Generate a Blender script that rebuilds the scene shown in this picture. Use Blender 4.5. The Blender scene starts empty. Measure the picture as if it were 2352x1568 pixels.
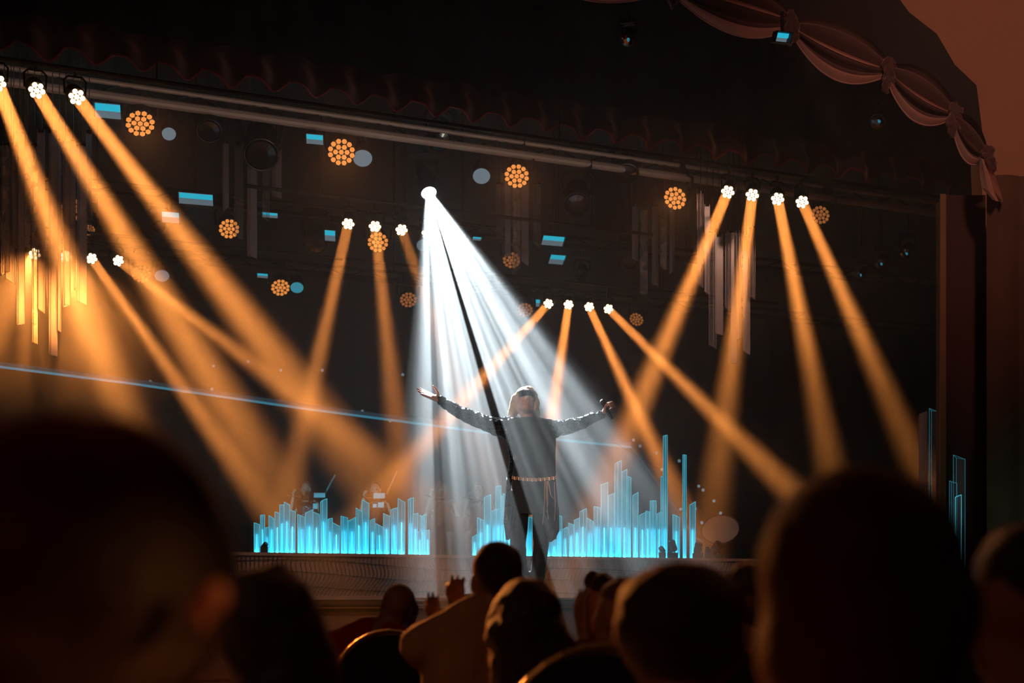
import bpy, bmesh, math, random
from mathutils import Vector, Matrix, noise
random.seed(7)
SC = bpy.context.scene
COL = SC.collection
R = math.radians
# ------------------------------------------------------------------ camera, world, exposure
F, HY, CX, EYE = 3600.0, 1371.0, 1176.0, 1.25
cam = bpy.data.objects.new('camera', bpy.data.cameras.new('camera')); COL.objects.link(cam)
cam.location = (0, 0, EYE); cam.rotation_euler = (math.pi/2, 0, 0)
cam.data.sensor_width = 36; cam.data.lens = F/2352*36; cam.data.shift_y = (HY-784)/2352
cam.data.clip_start = .05
cam.data.dof.use_dof = True; cam.data.dof.focus_distance = 13.2; cam.data.dof.aperture_fstop = 2.6
SC.camera = cam
W = bpy.data.worlds.new('world'); SC.world = W; W.use_nodes = True
W.node_tree.nodes['Background'].inputs[0].default_value = (1.0, .42, .34, 1)
W.node_tree.nodes['Background'].inputs[1].default_value = .0045
SC.view_settings.view_transform = 'Standard'; SC.view_settings.look = 'None'
SC.view_settings.gamma = 1; SC.view_settings.use_curve_mapping = False
SC.view_settings.exposure = 0.0
SC.cycles.use_denoising = True
SC.cycles.volume_bounces = 1
SC.cycles.max_bounces = 5; SC.cycles.diffuse_bounces = 2; SC.cycles.glossy_bounces = 2; SC.cycles.transparent_max_bounces = 24
SC.cycles.volume_step_rate = 4
SC.cycles.sample_clamp_indirect = 4

def srgb(r, g, b, a=1):
    f = lambda c: (c/255/12.92 if c/255 <= .04045 else ((c/255+.055)/1.055)**2.4)
    return (f(r), f(g), f(b), a)
def P(x, y, Y): return Vector(((x-CX)/F*Y, Y, EYE+(HY-y)/F*Y))
M5 = .5
def YS(x, Y0, m=M5): return Y0/(1-m*(x-CX)/F)         # depth on a line parallel to the stage front
def SP(x, y, Y0, m=M5): return P(x, y, YS(x, Y0, m))
YAW = math.atan(M5)
ES = Vector((math.cos(YAW), math.sin(YAW), 0)); NS = Vector((math.sin(YAW), -math.cos(YAW), 0))

def light(name, kind, loc, energy, col, target=None, **kw):
    l = bpy.data.lights.new(name, kind); l.energy = energy; l.color = col[:3]
    for k, v in kw.items(): setattr(l, k, v)
    o = bpy.data.objects.new(name, l); COL.objects.link(o); o.location = loc
    if target is not None: o.rotation_euler = (Vector(target)-Vector(loc)).to_track_quat('-Z', 'Y').to_euler()
    return o
ORANGE = (1, .315, .058)
BEAM_W = 40
# large lights of the hall (house lamp over the seats, front wash on the stage riser), plus added fills
light('house_lamp', 'SPOT', (3.6, 5.0, 7.5), 950, (1, .52, .36), target=(4.2, 12.9, 5.4), spot_size=R(40), spot_blend=.8, shadow_soft_size=.4)
light('front_wash', 'SPOT', (-5.5, 3.0, 6.0), 1150, (1, .60, .42), target=(.3, 15.9, .9), spot_size=R(31), spot_blend=.7, shadow_soft_size=.2)
light('red_seat_fill', 'SPOT', (-1.3, -0.7, 1.7), 20, (1, .10, .06), target=(-.35, 1.1, .9), spot_size=R(30), spot_blend=1, shadow_soft_size=.2)  # added red fill on the nearest left figure's clothes, no real fixture
light('audience_back_fill', 'SPOT', (-4.5, -2.5, 5.5), 110, (1, .50, .26), target=(-.1, 5.2, 1.0), spot_size=R(44), spot_blend=1, shadow_soft_size=.25)  # added warm fill from behind for the backs of the audience
light('teal_pillar_lamp', 'SPOT', (3.8, 11.3, 1.5), 7, (.45, 1, .75), target=(3.95, 12.4, 2.2), spot_size=R(60), spot_blend=1, shadow_soft_size=.1)
# white follow beam with a ray gobo
WL = P(985, 443, 14.9)
wt = P(1186, 1090, 12.8)
wb = light('white_beam', 'SPOT', WL - (wt-WL).normalized()*.10, 19500, (.80, .93, 1), target=wt, spot_size=R(31.5), spot_blend=.45, shadow_soft_size=.008)
def gobo():
    l = wb.data; l.use_nodes = True; nt = l.node_tree; nd, lk = nt.nodes, nt.links
    em = nd['Emission']
    mw = wb.rotation_euler.to_matrix()
    d = mw.inverted() @ (Vector((0.0, 0, EYE))-wb.location).normalized()
    uc, vc = d.x/-d.z, d.y/-d.z
    gm = nd.new('ShaderNodeNewGeometry'); vt = nd.new('ShaderNodeVectorTransform')
    vt.vector_type = 'VECTOR'; vt.convert_from = 'WORLD'; vt.convert_to = 'OBJECT'
    tc = nd.new('ShaderNodeTexCoord')
    sx = nd.new('ShaderNodeSeparateXYZ'); lk.new(tc.outputs['Normal'], sx.inputs[0])
    def mth(op, a, b=None):
        n = nd.new('ShaderNodeMath'); n.operation = op
        for i, v in enumerate((a, b)):
            if v is None: continue
            if isinstance(v, (int, float)): n.inputs[i].default_value = v
            else: lk.new(v, n.inputs[i])
        return n.outputs[0]
    z = mth('ABSOLUTE', sx.outputs[2])
    u = mth('SUBTRACT', mth('DIVIDE', sx.outputs[0], z), uc)
    v = mth('SUBTRACT', mth('DIVIDE', sx.outputs[1], z), vc)
    ang = mth('ARCTAN2', u, mth('MULTIPLY', v, -1.0))
    nz = nd.new('ShaderNodeTexNoise'); nz.noise_dimensions = '1D'; nz.inputs['Scale'].default_value = 14; nz.inputs['Detail'].default_value = 2
    lk.new(ang, nz.inputs['W'])
    mr = nd.new('ShaderNodeMapRange'); mr.inputs[1].default_value = .36; mr.inputs[2].default_value = .62; mr.inputs[3].default_value = .35; mr.inputs[4].default_value = 1.25
    lk.new(nz.outputs[0], mr.inputs[0])
    out = mr.outputs[0]
    for c0, hw, dep in GOBO_STREAKS:
        dd = mth('ABSOLUTE', mth('SUBTRACT', ang, c0))
        m = nd.new('ShaderNodeMapRange'); m.interpolation_type = 'SMOOTHSTEP'
        m.inputs[1].default_value = hw*.8; m.inputs[2].default_value = hw*1.2; m.inputs[3].default_value = 1-dep; m.inputs[4].default_value = 1
        lk.new(dd, m.inputs[0]); out = mth('MULTIPLY', out, m.outputs[0])
    lk.new(out, em.inputs['Strength'])
    return uc, vc, mw
def gobo_angle(px, py, Y):     # angle of a point about the axis lamp -> camera, in the lamp's own frame
    mw = wb.rotation_euler.to_matrix()
    d = mw.inverted() @ (Vector((0.0, 0, EYE))-wb.location).normalized(); uc, vc = d.x/-d.z, d.y/-d.z
    q = mw.inverted() @ (P(px, py, Y)-wb.location).normalized(); u, v = q.x/-q.z, q.y/-q.z
    return math.atan2(u-uc, -(v-vc))
_a1, _a2 = gobo_angle(1175, 1120, 13), gobo_angle(1214, 1165, 13)
GOBO_STREAKS = [((_a1+_a2)/2, abs(_a1-_a2)/2*1.1, 1.0), (gobo_angle(1003, 1000, 13), .012, .6)]
gobo()

# ------------------------------------------------------------------ helpers
def tag(o, label=None, cat=None, group=None, kind=None):
    if label: o['label'] = label
    if cat: o['category'] = cat
    if group: o['group'] = group
    if kind: o['kind'] = kind
    return o
def empty(name, loc=(0, 0, 0), label=None, cat=None, group=None, rz=0):
    o = bpy.data.objects.new(name, None); COL.objects.link(o); o.location = loc; o.rotation_euler = (0, 0, rz)
    o.empty_display_size = .1
    return tag(o, label, cat, group)
MATS = {}
def mat(name, col=(.5, .5, .5, 1), rough=.6, metal=0, emit=None, es=0, bump=0, bscale=40, var=0, vscale=6, spec=.5, sheen=0, bkind='noise'):
    if name in MATS: return MATS[name]
    m = bpy.data.materials.new(name); m.use_nodes = True; MATS[name] = m
    nt = m.node_tree; b = nt.nodes['Principled BSDF']
    b.inputs['Base Color'].default_value = col; b.inputs['Roughness'].default_value = rough; b.inputs['Metallic'].default_value = metal
    b.inputs['Specular IOR Level'].default_value = spec
    if sheen: b.inputs['Sheen Weight'].default_value = sheen; b.inputs['Sheen Tint'].default_value = (1, .6, .5, 1)
    if emit is not None: b.inputs['Emission Color'].default_value = emit; b.inputs['Emission Strength'].default_value = es
    tc = nt.nodes.new('ShaderNodeTexCoord')
    if var:
        n = nt.nodes.new('ShaderNodeTexNoise'); n.inputs['Scale'].default_value = vscale; n.inputs['Detail'].default_value = 3
        nt.links.new(tc.outputs['Object'], n.inputs['Vector'])
        mx = nt.nodes.new('ShaderNodeMix'); mx.data_type = 'RGBA'
        mx.inputs[6].default_value = [c*(1-var) for c in col[:3]]+[1]; mx.inputs[7].default_value = [min(1, c*(1+var)) for c in col[:3]]+[1]
        nt.links.new(n.outputs[0], mx.inputs[0]); nt.links.new(mx.outputs[2], b.inputs['Base Color'])
    if bump:
        t = nt.nodes.new('ShaderNodeTexVoronoi' if bkind == 'voronoi' else 'ShaderNodeTexNoise'); t.inputs['Scale'].default_value = bscale
        nt.links.new(tc.outputs['Object'], t.inputs['Vector'])
        bp = nt.nodes.new('ShaderNodeBump'); bp.inputs['Strength'].default_value = bump; bp.inputs['Distance'].default_value = .01
        nt.links.new(t.outputs[0], bp.inputs['Height']); nt.links.new(bp.outputs[0], b.inputs['Normal'])
    return m
def emis(name, col, s):
    if name in MATS: return MATS[name]
    m = bpy.data.materials.new(name); m.use_nodes = True; MATS[name] = m
    nt = m.node_tree; nt.nodes.clear(); o = nt.nodes.new('ShaderNodeOutputMaterial'); e = nt.nodes.new('ShaderNodeEmission')
    e.inputs[0].default_value = col; e.inputs[1].default_value = s; nt.links.new(e.outputs[0], o.inputs[0]); return m

class MB:
    def __init__(s): s.v = []; s.f = []; s.mi = []
    def add(s, vs, fs, mi=0):
        k = len(s.v); s.v += [tuple(v) for v in vs]; s.f += [tuple(i+k for i in f) for f in fs]; s.mi += [mi]*len(fs); return s
    def box(s, c, size, ex=None, ey=None, ez=None, mi=0):
        c = Vector(c); ex = ex or Vector((1, 0, 0)); ey = ey or Vector((0, 1, 0)); ez = ez or Vector((0, 0, 1))
        a, b, d = [x/2 for x in size]
        vs = [c+ex*a*i+ey*b*j+ez*d*k for k in (-1, 1) for j in (-1, 1) for i in (-1, 1)]
        return s.add(vs, [(0, 2, 3, 1), (4, 5, 7, 6), (0, 1, 5, 4), (2, 6, 7, 3), (0, 4, 6, 2), (1, 3, 7, 5)], mi)
    def tube(s, pts, rad, n=8, cap=True, mi=0, closed=False):
        pts = [Vector(p) for p in pts]; m = len(pts); rad = rad if isinstance(rad, (list, tuple)) else [rad]*m
        vs = []; up = None
        for i, p in enumerate(pts):
            if closed: t = pts[(i+1) % m]-pts[i-1]
            else: t = pts[min(i+1, m-1)]-pts[max(i-1, 0)]
            t = t.normalized() if t.length > 1e-9 else Vector((0, 0, 1))
            if up is None: up = t.orthogonal().normalized()
            up = (up-t*up.dot(t)); up = up.normalized() if up.length > 1e-6 else t.orthogonal().normalized()
            w = t.cross(up)
            for k in range(n):
                a = 2*math.pi*k/n; vs.append(p+(up*math.cos(a)+w*math.sin(a))*rad[i])
        fs = []
        for i in range(m if closed else m-1):
            j = (i+1) % m
            for k in range(n): fs.append((i*n+k, i*n+(k+1) % n, j*n+(k+1) % n, j*n+k))
        if cap and not closed: fs += [tuple(range(n))[::-1], tuple(range((m-1)*n, m*n))]
        return s.add(vs, fs, mi)
    def disc_stack(s, c, axis, prof, n=20, mi=0):      # lathe: prof = [(offset along axis, radius)]
        c = Vector(c); ax = Vector(axis).normalized(); u = ax.orthogonal().normalized(); w = ax.cross(u)
        vs = []; fs = []
        for (h, r) in prof:
            for k in range(n):
                a = 2*math.pi*k/n; vs.append(c+ax*h+(u*math.cos(a)+w*math.sin(a))*r)
        for i in range(len(prof)-1):
            for k in range(n): fs.append((i*n+k, i*n+(k+1) % n, (i+1)*n+(k+1) % n, (i+1)*n+k))
        fs += [tuple(range(n))[::-1], tuple(range((len(prof)-1)*n, len(prof)*n))]
        return s.add(vs, fs, mi)
    def ell(s, c, r, rot=None, nu=16, nv=10, mi=0):
        c = Vector(c); r = r if isinstance(r, (tuple, list)) else (r, r, r); M = rot.to_matrix() if rot else Matrix.Identity(3)
        vs = [c+M@Vector((0, 0, r[2]))]; fs = []
        for i in range(1, nv):
            t = math.pi*i/nv
            for k in range(nu):
                a = 2*math.pi*k/nu; vs.append(c+M@Vector((r[0]*math.sin(t)*math.cos(a), r[1]*math.sin(t)*math.sin(a), r[2]*math.cos(t))))
        vs.append(c+M@Vector((0, 0, -r[2])))
        for k in range(nu): fs.append((0, 1+k, 1+(k+1) % nu))
        for i in range(nv-2):
            for k in range(nu):
                a = 1+i*nu; fs.append((a+k, a+nu+k, a+nu+(k+1) % nu, a+(k+1) % nu))
        L = len(vs)-1; a = 1+(nv-2)*nu
        for k in range(nu): fs.append((L, a+(k+1) % nu, a+k))
        return s.add(vs, fs, mi)
    def cap_(s, a, b, ra, rb, n=12, flat=None):          # tapered capsule
        a, b = Vector(a), Vector(b); d = (b-a); L = d.length; d = d/L if L > 1e-9 else Vector((0, 0, 1))
        pts = []; rr = []
        for i in range(5):
            t = math.pi/2*i/4; pts.append(a-d*ra*math.cos(t)); rr.append(max(1e-4, ra*math.sin(t)))
        for i in range(5):
            t = math.pi/2*i/4; pts.append(b+d*rb*math.sin(t)); rr.append(max(1e-4, rb*math.cos(t)))
        return s.tube(pts, rr, n)
    def loft(s, rings, cap=True, mi=0):
        n = len(rings[0]); vs = [v for r in rings for v in r]; fs = []
        for i in range(len(rings)-1):
            for k in range(n): fs.append((i*n+k, i*n+(k+1) % n, (i+1)*n+(k+1) % n, (i+1)*n+k))
        if cap: fs += [tuple(range(n))[::-1], tuple(range((len(rings)-1)*n, len(rings)*n))]
        return s.add(vs, fs, mi)
    def mesh(s, name, mats, smooth=False):
        me = bpy.data.meshes.new(name); me.from_pydata(s.v, [], s.f); 
        for m in (mats if isinstance(mats, (list, tuple)) else [mats]): me.materials.append(m)
        if any(s.mi): me.polygons.foreach_set('material_index', s.mi)
        if smooth: me.polygons.foreach_set('use_smooth', [True]*len(me.polygons))
        bm = bmesh.new(); bm.from_mesh(me); bmesh.ops.recalc_face_normals(bm, faces=bm.faces); bm.to_mesh(me); bm.free()
        me.update(); return me
    def build(s, name, mats, parent=None, smooth=False, label=None):
        o = bpy.data.objects.new(name, s.mesh(name, mats, smooth)); COL.objects.link(o)
        if parent is not None:
            o.parent = parent
            o.matrix_parent_inverse = world_of(parent).inverted()
        if label: o['label'] = label
        return o
def world_of(o):
    m = Matrix.LocRotScale(o.location, o.rotation_euler, o.scale)
    return (world_of(o.parent) @ o.matrix_parent_inverse @ m) if o.parent else m
SCR = bpy.data.scenes.new('scratch')
import time
def fuse(mb, name, *a, **k):
    t0 = time.time(); o = fuse_(mb, name, *a, **k); return o
def fuse_(mb, name, m, parent, voxel=.01, it=3, disp=0, dscale=8, label=None):
    """One continuous skin over overlapping closed shapes."""
    t = bpy.data.objects.new('t', mb.mesh('t', m)); SCR.collection.objects.link(t)
    r = t.modifiers.new('r', 'REMESH'); r.mode = 'VOXEL'; r.voxel_size = voxel; r.use_smooth_shade = True
    s = t.modifiers.new('s', 'SMOOTH'); s.iterations = it; s.factor = .5
    with bpy.context.temp_override(scene=SCR, view_layer=SCR.view_layers[0]):
        dg = bpy.context.evaluated_depsgraph_get()
    me = bpy.data.meshes.new_from_object(t.evaluated_get(dg)); me.name = name
    bpy.data.objects.remove(t)
    if disp:
        for v in me.vertices:
            k = noise.fractal(v.co*dscale, 1, 2, 3)
            v.co += v.normal*disp*k
    if not me.materials: me.materials.append(m)
    o = bpy.data.objects.new(name, me); COL.objects.link(o)
    if parent is not None: o.parent = parent; o.matrix_parent_inverse = world_of(parent).inverted()
    if label: o['label'] = label
    return o
def copy_thing(root, loc, rot=None, label=None, group=None):
    def cp(o, par):
        c = o.copy(); COL.objects.link(c)
        if par is not None: c.parent = par
        for ch in [x for x in KIDS.get(o.name, [])]: cp(ch, c)
        return c
    r = cp(root, None); r.location = loc
    if rot is not None: r.rotation_euler = rot
    if label: r['label'] = label
    if group: r['group'] = group
    return r
KIDS = {}
def index_kids():
    KIDS.clear()
    for o in bpy.data.objects:
        if o.parent: KIDS.setdefault(o.parent.name, []).append(o)
ORD = 'first second third fourth fifth sixth seventh eighth ninth tenth eleventh twelfth thirteenth fourteenth fifteenth sixteenth seventeenth eighteenth nineteenth twentieth twenty-first twenty-second twenty-third twenty-fourth twenty-fifth twenty-sixth twenty-seventh twenty-eighth twenty-ninth thirtieth thirty-first thirty-second thirty-third thirty-fourth'.split()

# ------------------------------------------------------------------ materials
blackm = mat('black_metal', srgb(22, 20, 22), .45, .3)
blackp = mat('black_paint', srgb(14, 12, 13), .7)
cloth_black = mat('black_cloth', srgb(13, 9, 9), .95, var=.4, vscale=3)
stage_floor_m = mat('stage_floor', srgb(26, 22, 22), .35)
riser_m = mat('riser_board', srgb(150, 118, 104), .6, var=.15, vscale=2)
wire_m = mat('dark_wire', srgb(26, 20, 18), .6)
wood_m = mat('fascia_wood', srgb(105, 78, 62), .55, var=.2, vscale=3)
gold_m = mat('gold_trim', srgb(190, 140, 80), .35, .8)
wall_m = mat('hall_wall', srgb(150, 98, 72), .9, var=.06, vscale=4, bump=.2, bscale=30)
carpet_m = mat('carpet', srgb(40, 20, 20), .95)
pipe_m = mat('pale_pipe', srgb(176, 152, 138), .5, .2)

# ------------------------------------------------------------------ setting
STZ, RZ = 1.244, 1.67
def struct(name, mb, m, smooth=False, label=None):
    o = mb.build(name, m, smooth=smooth); o['kind'] = 'structure'
    if label: o['label'] = label
    return o
struct('floor', MB().box((0, 12, -.05), (60, 60, .1)), carpet_m, label='dark carpeted hall floor')
Y_LIP, Y_RIS = 11.6, 15.9
def line_pt(Y0, X, m=M5): return Vector((X, Y0+m*X, 0))
# stage deck and the upper riser deck: boxes aligned with the stage front
def deck(name, Y0, X0, X1, depth, z0, z1, m, label):
    a, b = line_pt(Y0, X0), line_pt(Y0, X1); c = (a+b)/2 - NS*depth/2; L = (b-a).length
    return struct(name, MB().box((c.x, c.y, (z0+z1)/2), (L, depth, z1-z0), ES, -NS), m, label=label)
deck('trim_1', Y_LIP+.05, -12, 14, 26, STZ-.06, STZ-.004, stage_floor_m, 'black stage deck the singer stands on')
deck('trim_2', Y_RIS+.06, -14, 14, 20, RZ-.05, RZ-.002, stage_floor_m, 'raised black deck behind the grille front')
# stage fascia below the lip
fa = empty('stage_fascia', line_pt(Y_LIP, 0)); fa['kind'] = 'structure'; fa['label'] = 'brown stage front below the bright lip'
def along(mb, Y0, X0, X1, z0, z1, th, off=0):
    a, b = line_pt(Y0, X0), line_pt(Y0, X1); c = (a+b)/2+NS*off
    return mb.box((c.x, c.y, (z0+z1)/2), ((b-a).length, th, z1-z0), ES, -NS)
along(MB(), Y_LIP, -12, 14, 0, STZ-.1, .06).build('panel', wood_m, fa)
along(MB(), Y_LIP, -12, 14, STZ-.045, STZ-.02, .05, .05).build('moulding', mat('dark_moulding', srgb(60, 42, 34), .5), fa)
along(MB(), Y_LIP, -12, 14, STZ-.072, STZ-.064, .05, .06).build('gold_line', gold_m, fa)
along(MB(), Y_LIP, -12, 14, STZ-.012, STZ+.002, .03, .06).build('lip_strip', mat('lip_metal', srgb(200, 190, 185), .3, .7), fa, label='pale metal strip along the stage lip')
for i in range(12):
    X = -10+2.0*i; along(MB(), Y_LIP, X-.9, X+.9, STZ-.55, STZ-.14, .02, .035).build('fascia_panel', wood_m, fa)
# riser front with its wavy grille
rf = empty('riser_front', line_pt(Y_RIS, 0)); rf['kind'] = 'structure'; rf['label'] = 'lit brown riser front covered by a wavy dark grille'
along(MB(), Y_RIS, -14, 14, STZ, RZ-.03, .03).build('back_board', riser_m, rf)
along(MB(), Y_RIS, -14, 14, RZ-.03, RZ, .06, .02).build('top_rail', riser_m, rf)
along(MB(), Y_RIS, -14, 14, STZ, STZ+.02, .05, .02).build('bottom_rail', riser_m, rf)
def ris_pt(X, z, off=.03):
    p = line_pt(Y_RIS, X)+NS*off; return Vector((p.x, p.y, z))
zb, zt = STZ+.02, RZ-.03
def warp(X, t):           # t: 0 bottom .. 1 top; returns sideways offset in metres
    left = 1/(1+math.exp((X+.9)*5)) * 1/(1+math.exp(-(X+2.15)*9))
    s = left*(.13*max(0, t-.25)**1.15*1.3 + .05*math.sin((t-.2)*6.0)) 
    s += (1-left)*.022*math.sin(t*7+X*3.1)*(1 if X > -2.2 else .2)
    return s
def wire_panel(X0, X1):
    n = int((X1-X0)/.0365)
    mb = MB()
    for i in range(n+1):
        X = X0+(X1-X0)*i/n
        pts = [ris_pt(min(max(X+warp(X, t)*1.0, X0), X1), zb+(zt-zb)*t) for t in [k/9 for k in range(10)]]
        mb.tube(pts, .0042, 4, cap=False)
    for j in range(3):
        pts = []
        for k in range(25):
            X = X0+(X1-X0)*k/24
            t = .80-.31*j - .10*math.tanh((X+1.4)*1.3) + .05*math.sin(X*2.6+j)
            pts.append(ris_pt(X, zb+(zt-zb)*min(max(t, .02), .97), .036))
        mb.tube(pts, .0045, 4, cap=False)
    o = mb.build('wire_mesh', wire_m, rf); o['kind'] = 'stuff'
for i, X in enumerate([-5.4, -3.3, -.75, 1.8, 4.3]):
    nx = [-3.3, -.75, 1.8, 4.3, 6.8][i]
    wire_panel(X+.03, nx-.03)
    p = ris_pt(X, 0); MB().box((p.x, p.y, (zb+zt)/2), (.02, .03, zt-zb), ES, -NS).build('stile', riser_m, rf)

# hall shell
mbw = MB(); a, b = line_pt(31, -18), line_pt(31, 16); c = (a+b)/2
struct('wall_back', mbw.box((c.x, c.y, 5), ((b-a).length, .2, 10), ES, -NS), mat('back_wall', srgb(20, 15, 16), .9), label='dark back wall of the stage')
struct('ceiling', MB().box((0, 14, 10.1), (60, 60, .2)), mat('ceiling_black', srgb(16, 12, 12), .9), label='black ceiling above stage and hall')
struct('wall_left', MB().box((-14, 12, 5), (.2, 60, 10)), mat('side_black', srgb(22, 15, 14), .9), label='dark side wall left of the stage')

# backdrop cloth with folds
def fold_cloth(Y0, X0, X1, z0, z1, amp, period, nx=None, nz=6, hem=None, mb=None):
    mb = mb or MB(); L = (line_pt(Y0, X1)-line_pt(Y0, X0)).length; nx = nx or int(L/period*8)
    vs = []; fs = []
    for i in range(nx+1):
        s = i/nx; p = line_pt(Y0, X0+(X1-X0)*s)
        d = amp*math.sin(2*math.pi*s*L/period)+.4*amp*math.sin(2*math.pi*s*L/period*.37+1)
        for k in range(nz+1):
            t = k/nz; zz = (z0+(hem(s*L) if hem else 0)*(1-t))*(1-t)+z1*t
            q = p+NS*d*(1-.4*t); vs.append((q.x, q.y, zz))
    for i in range(nx):
        for k in range(nz): a = i*(nz+1)+k; fs.append((a, a+nz+1, a+nz+2, a+1))
    return mb.add(vs, fs)
o = fold_cloth(29.5, -16, 14, RZ, 9.9, .12, .9).build('backdrop_curtain', mat('backdrop_cloth', srgb(42, 26, 24), .95, var=.2, vscale=1), smooth=True)
tag(o, 'dark brown-black curtain hanging across the back of the stage', 'curtain')

# ------------------------------------------------------------------ haze
hz = MB().box((0, 20.1, 5.3), (30, 18.9, 9.0)).build('haze', MATS.get('x') or blackp)
hm = bpy.data.materials.new('haze'); hm.use_nodes = True; nt = hm.node_tree; nt.nodes.clear()
out = nt.nodes.new('ShaderNodeOutputMaterial'); vs_ = nt.nodes.new('ShaderNodeVolumeScatter')
vs_.inputs['Anisotropy'].default_value = .25; vs_.inputs['Color'].default_value = (1, 1, 1, 1)
tc = nt.nodes.new('ShaderNodeTexCoord'); nz = nt.nodes.new('ShaderNodeTexNoise'); nz.inputs['Scale'].default_value = .42; nz.inputs['Detail'].default_value = 3; nz.inputs['Roughness'].default_value = .6
nt.links.new(tc.outputs['Object'], nz.inputs['Vector'])
mr = nt.nodes.new('ShaderNodeMapRange'); mr.inputs[1].default_value = .36; mr.inputs[2].default_value = .64; mr.inputs[3].default_value = .020; mr.inputs[4].default_value = .034
nt.links.new(nz.outputs[0], mr.inputs[0]); gz = nt.nodes.new('ShaderNodeNewGeometry'); sz = nt.nodes.new('ShaderNodeSeparateXYZ'); nt.links.new(gz.outputs['Position'], sz.inputs[0])
hgt = nt.nodes.new('ShaderNodeMapRange'); hgt.interpolation_type = 'SMOOTHSTEP'; hgt.inputs[1].default_value = 1.4; hgt.inputs[2].default_value = 3.3; hgt.inputs[3].default_value = .28; hgt.inputs[4].default_value = 1
nt.links.new(sz.outputs[2], hgt.inputs[0]); ml = nt.nodes.new('ShaderNodeMath'); ml.operation = 'MULTIPLY'
nt.links.new(mr.outputs[0], ml.inputs[0]); nt.links.new(hgt.outputs[0], ml.inputs[1]); # the haze thins out low down at the right side of the stage front
def ramp(sock, a, b, lo, hi):
    m = nt.nodes.new('ShaderNodeMapRange'); m.interpolation_type = 'SMOOTHSTEP'
    for i, v in enumerate((a, b, lo, hi)): m.inputs[i+1].default_value = v
    nt.links.new(sock, m.inputs[0]); return m.outputs[0]
def mm(op, a, b):
    n = nt.nodes.new('ShaderNodeMath'); n.operation = op
    for i, v in enumerate((a, b)):
        if isinstance(v, (int, float)): n.inputs[i].default_value = v
        else: nt.links.new(v, n.inputs[i])
    return n.outputs[0]
low = mm('MULTIPLY', mm('MULTIPLY', ramp(sz.outputs[0], 1.0, 2.2, 0, 1), ramp(sz.outputs[2], 3.1, 4.0, 1, 0)), ramp(sz.outputs[1], 15.6, 17.2, .93, 0))
nt.links.new(mm('MULTIPLY', ml.outputs[0], mm('SUBTRACT', 1.0, low)), vs_.inputs['Density']); nt.links.new(vs_.outputs[0], out.inputs['Volume'])
hz.data.materials.clear(); hz.data.materials.append(hm)
tag(hz, 'thin drifting stage haze that shows the beams', 'haze', kind='stuff')

# ------------------------------------------------------------------ trusses and pipes
def truss(Y0, X0, X1, z, name, label, mtop, mlow, gap=.12, r1=.022, r2=.04, cables=4):
    a, b = line_pt(Y0, X0), line_pt(Y0, X1); a.z = b.z = z
    t = empty(name, (a+b)/2, label, 'truss', 'overhead lighting trusses')
    MB().tube([a, b], r1, 10).build('top_pipe', mtop, t)
    a2, b2 = a-Vector((0, 0, gap)), b-Vector((0, 0, gap))
    MB().tube([a2, b2], r2, 10).build('lower_pipe', mlow, t)
    n = int((b-a).length/.6)
    mb = MB()
    for i in range(n):
        p = a.lerp(b, i/n); q = a2.lerp(b2, (i+.5)/n); q2 = a.lerp(b, (i+1)/n)
        mb.tube([p, q], .009, 5); mb.tube([q, q2], .009, 5)
    mb.build('bracing', blackm, t)
    for i in range(cables):
        p = a.lerp(b, (i+.5)/cables); MB().tube([p, Vector((p.x, p.y, 9.99))], .006, 5).build('cable', blackm, t)
    return t
TZ1 = EYE+4.45
T1 = truss(15.3, -5.0, 7.5, TZ1, 'lighting_truss', 'pale double-pipe truss behind the red scalloped border, nearest of the trusses', pipe_m, pipe_m)
T2 = truss(19.0, -7, 8, TZ1, 'lighting_truss', 'dark truss carrying the middle row of round amber lamps', blackm, blackm)
T3 = truss(22.3, -8, 9, TZ1, 'lighting_truss', 'dark truss carrying the farthest row of small amber lamps', blackm, blackm)
def low_pipe(Y0, X0, X1, h, label):
    a, b = line_pt(Y0, X0), line_pt(Y0, X1); a.z = b.z = EYE+h
    t = empty('lighting_pipe', (a+b)/2, label, 'pipe', 'slim black lamp pipes')
    MB().tube([a, b], .018, 8).build('pipe', blackp, t)
    for i in range(3):
        p = a.lerp(b, (i+.5)/3); MB().tube([p, Vector((p.x, p.y, 9.99))], .005, 5).build('cable', blackp, t)
LH = 3.65
low_pipe(13.1, -4.2, 5, LH+.22, 'slim black pipe above the outer four-lamp bars')
low_pipe(16.0, -2.5, 1.5, LH+.22, 'slim black pipe above the lamps left of the white beam')
low_pipe(18.9, -6, 3.5, LH+.22, 'slim black pipe above the small four-lamp bar behind the singer')

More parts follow.
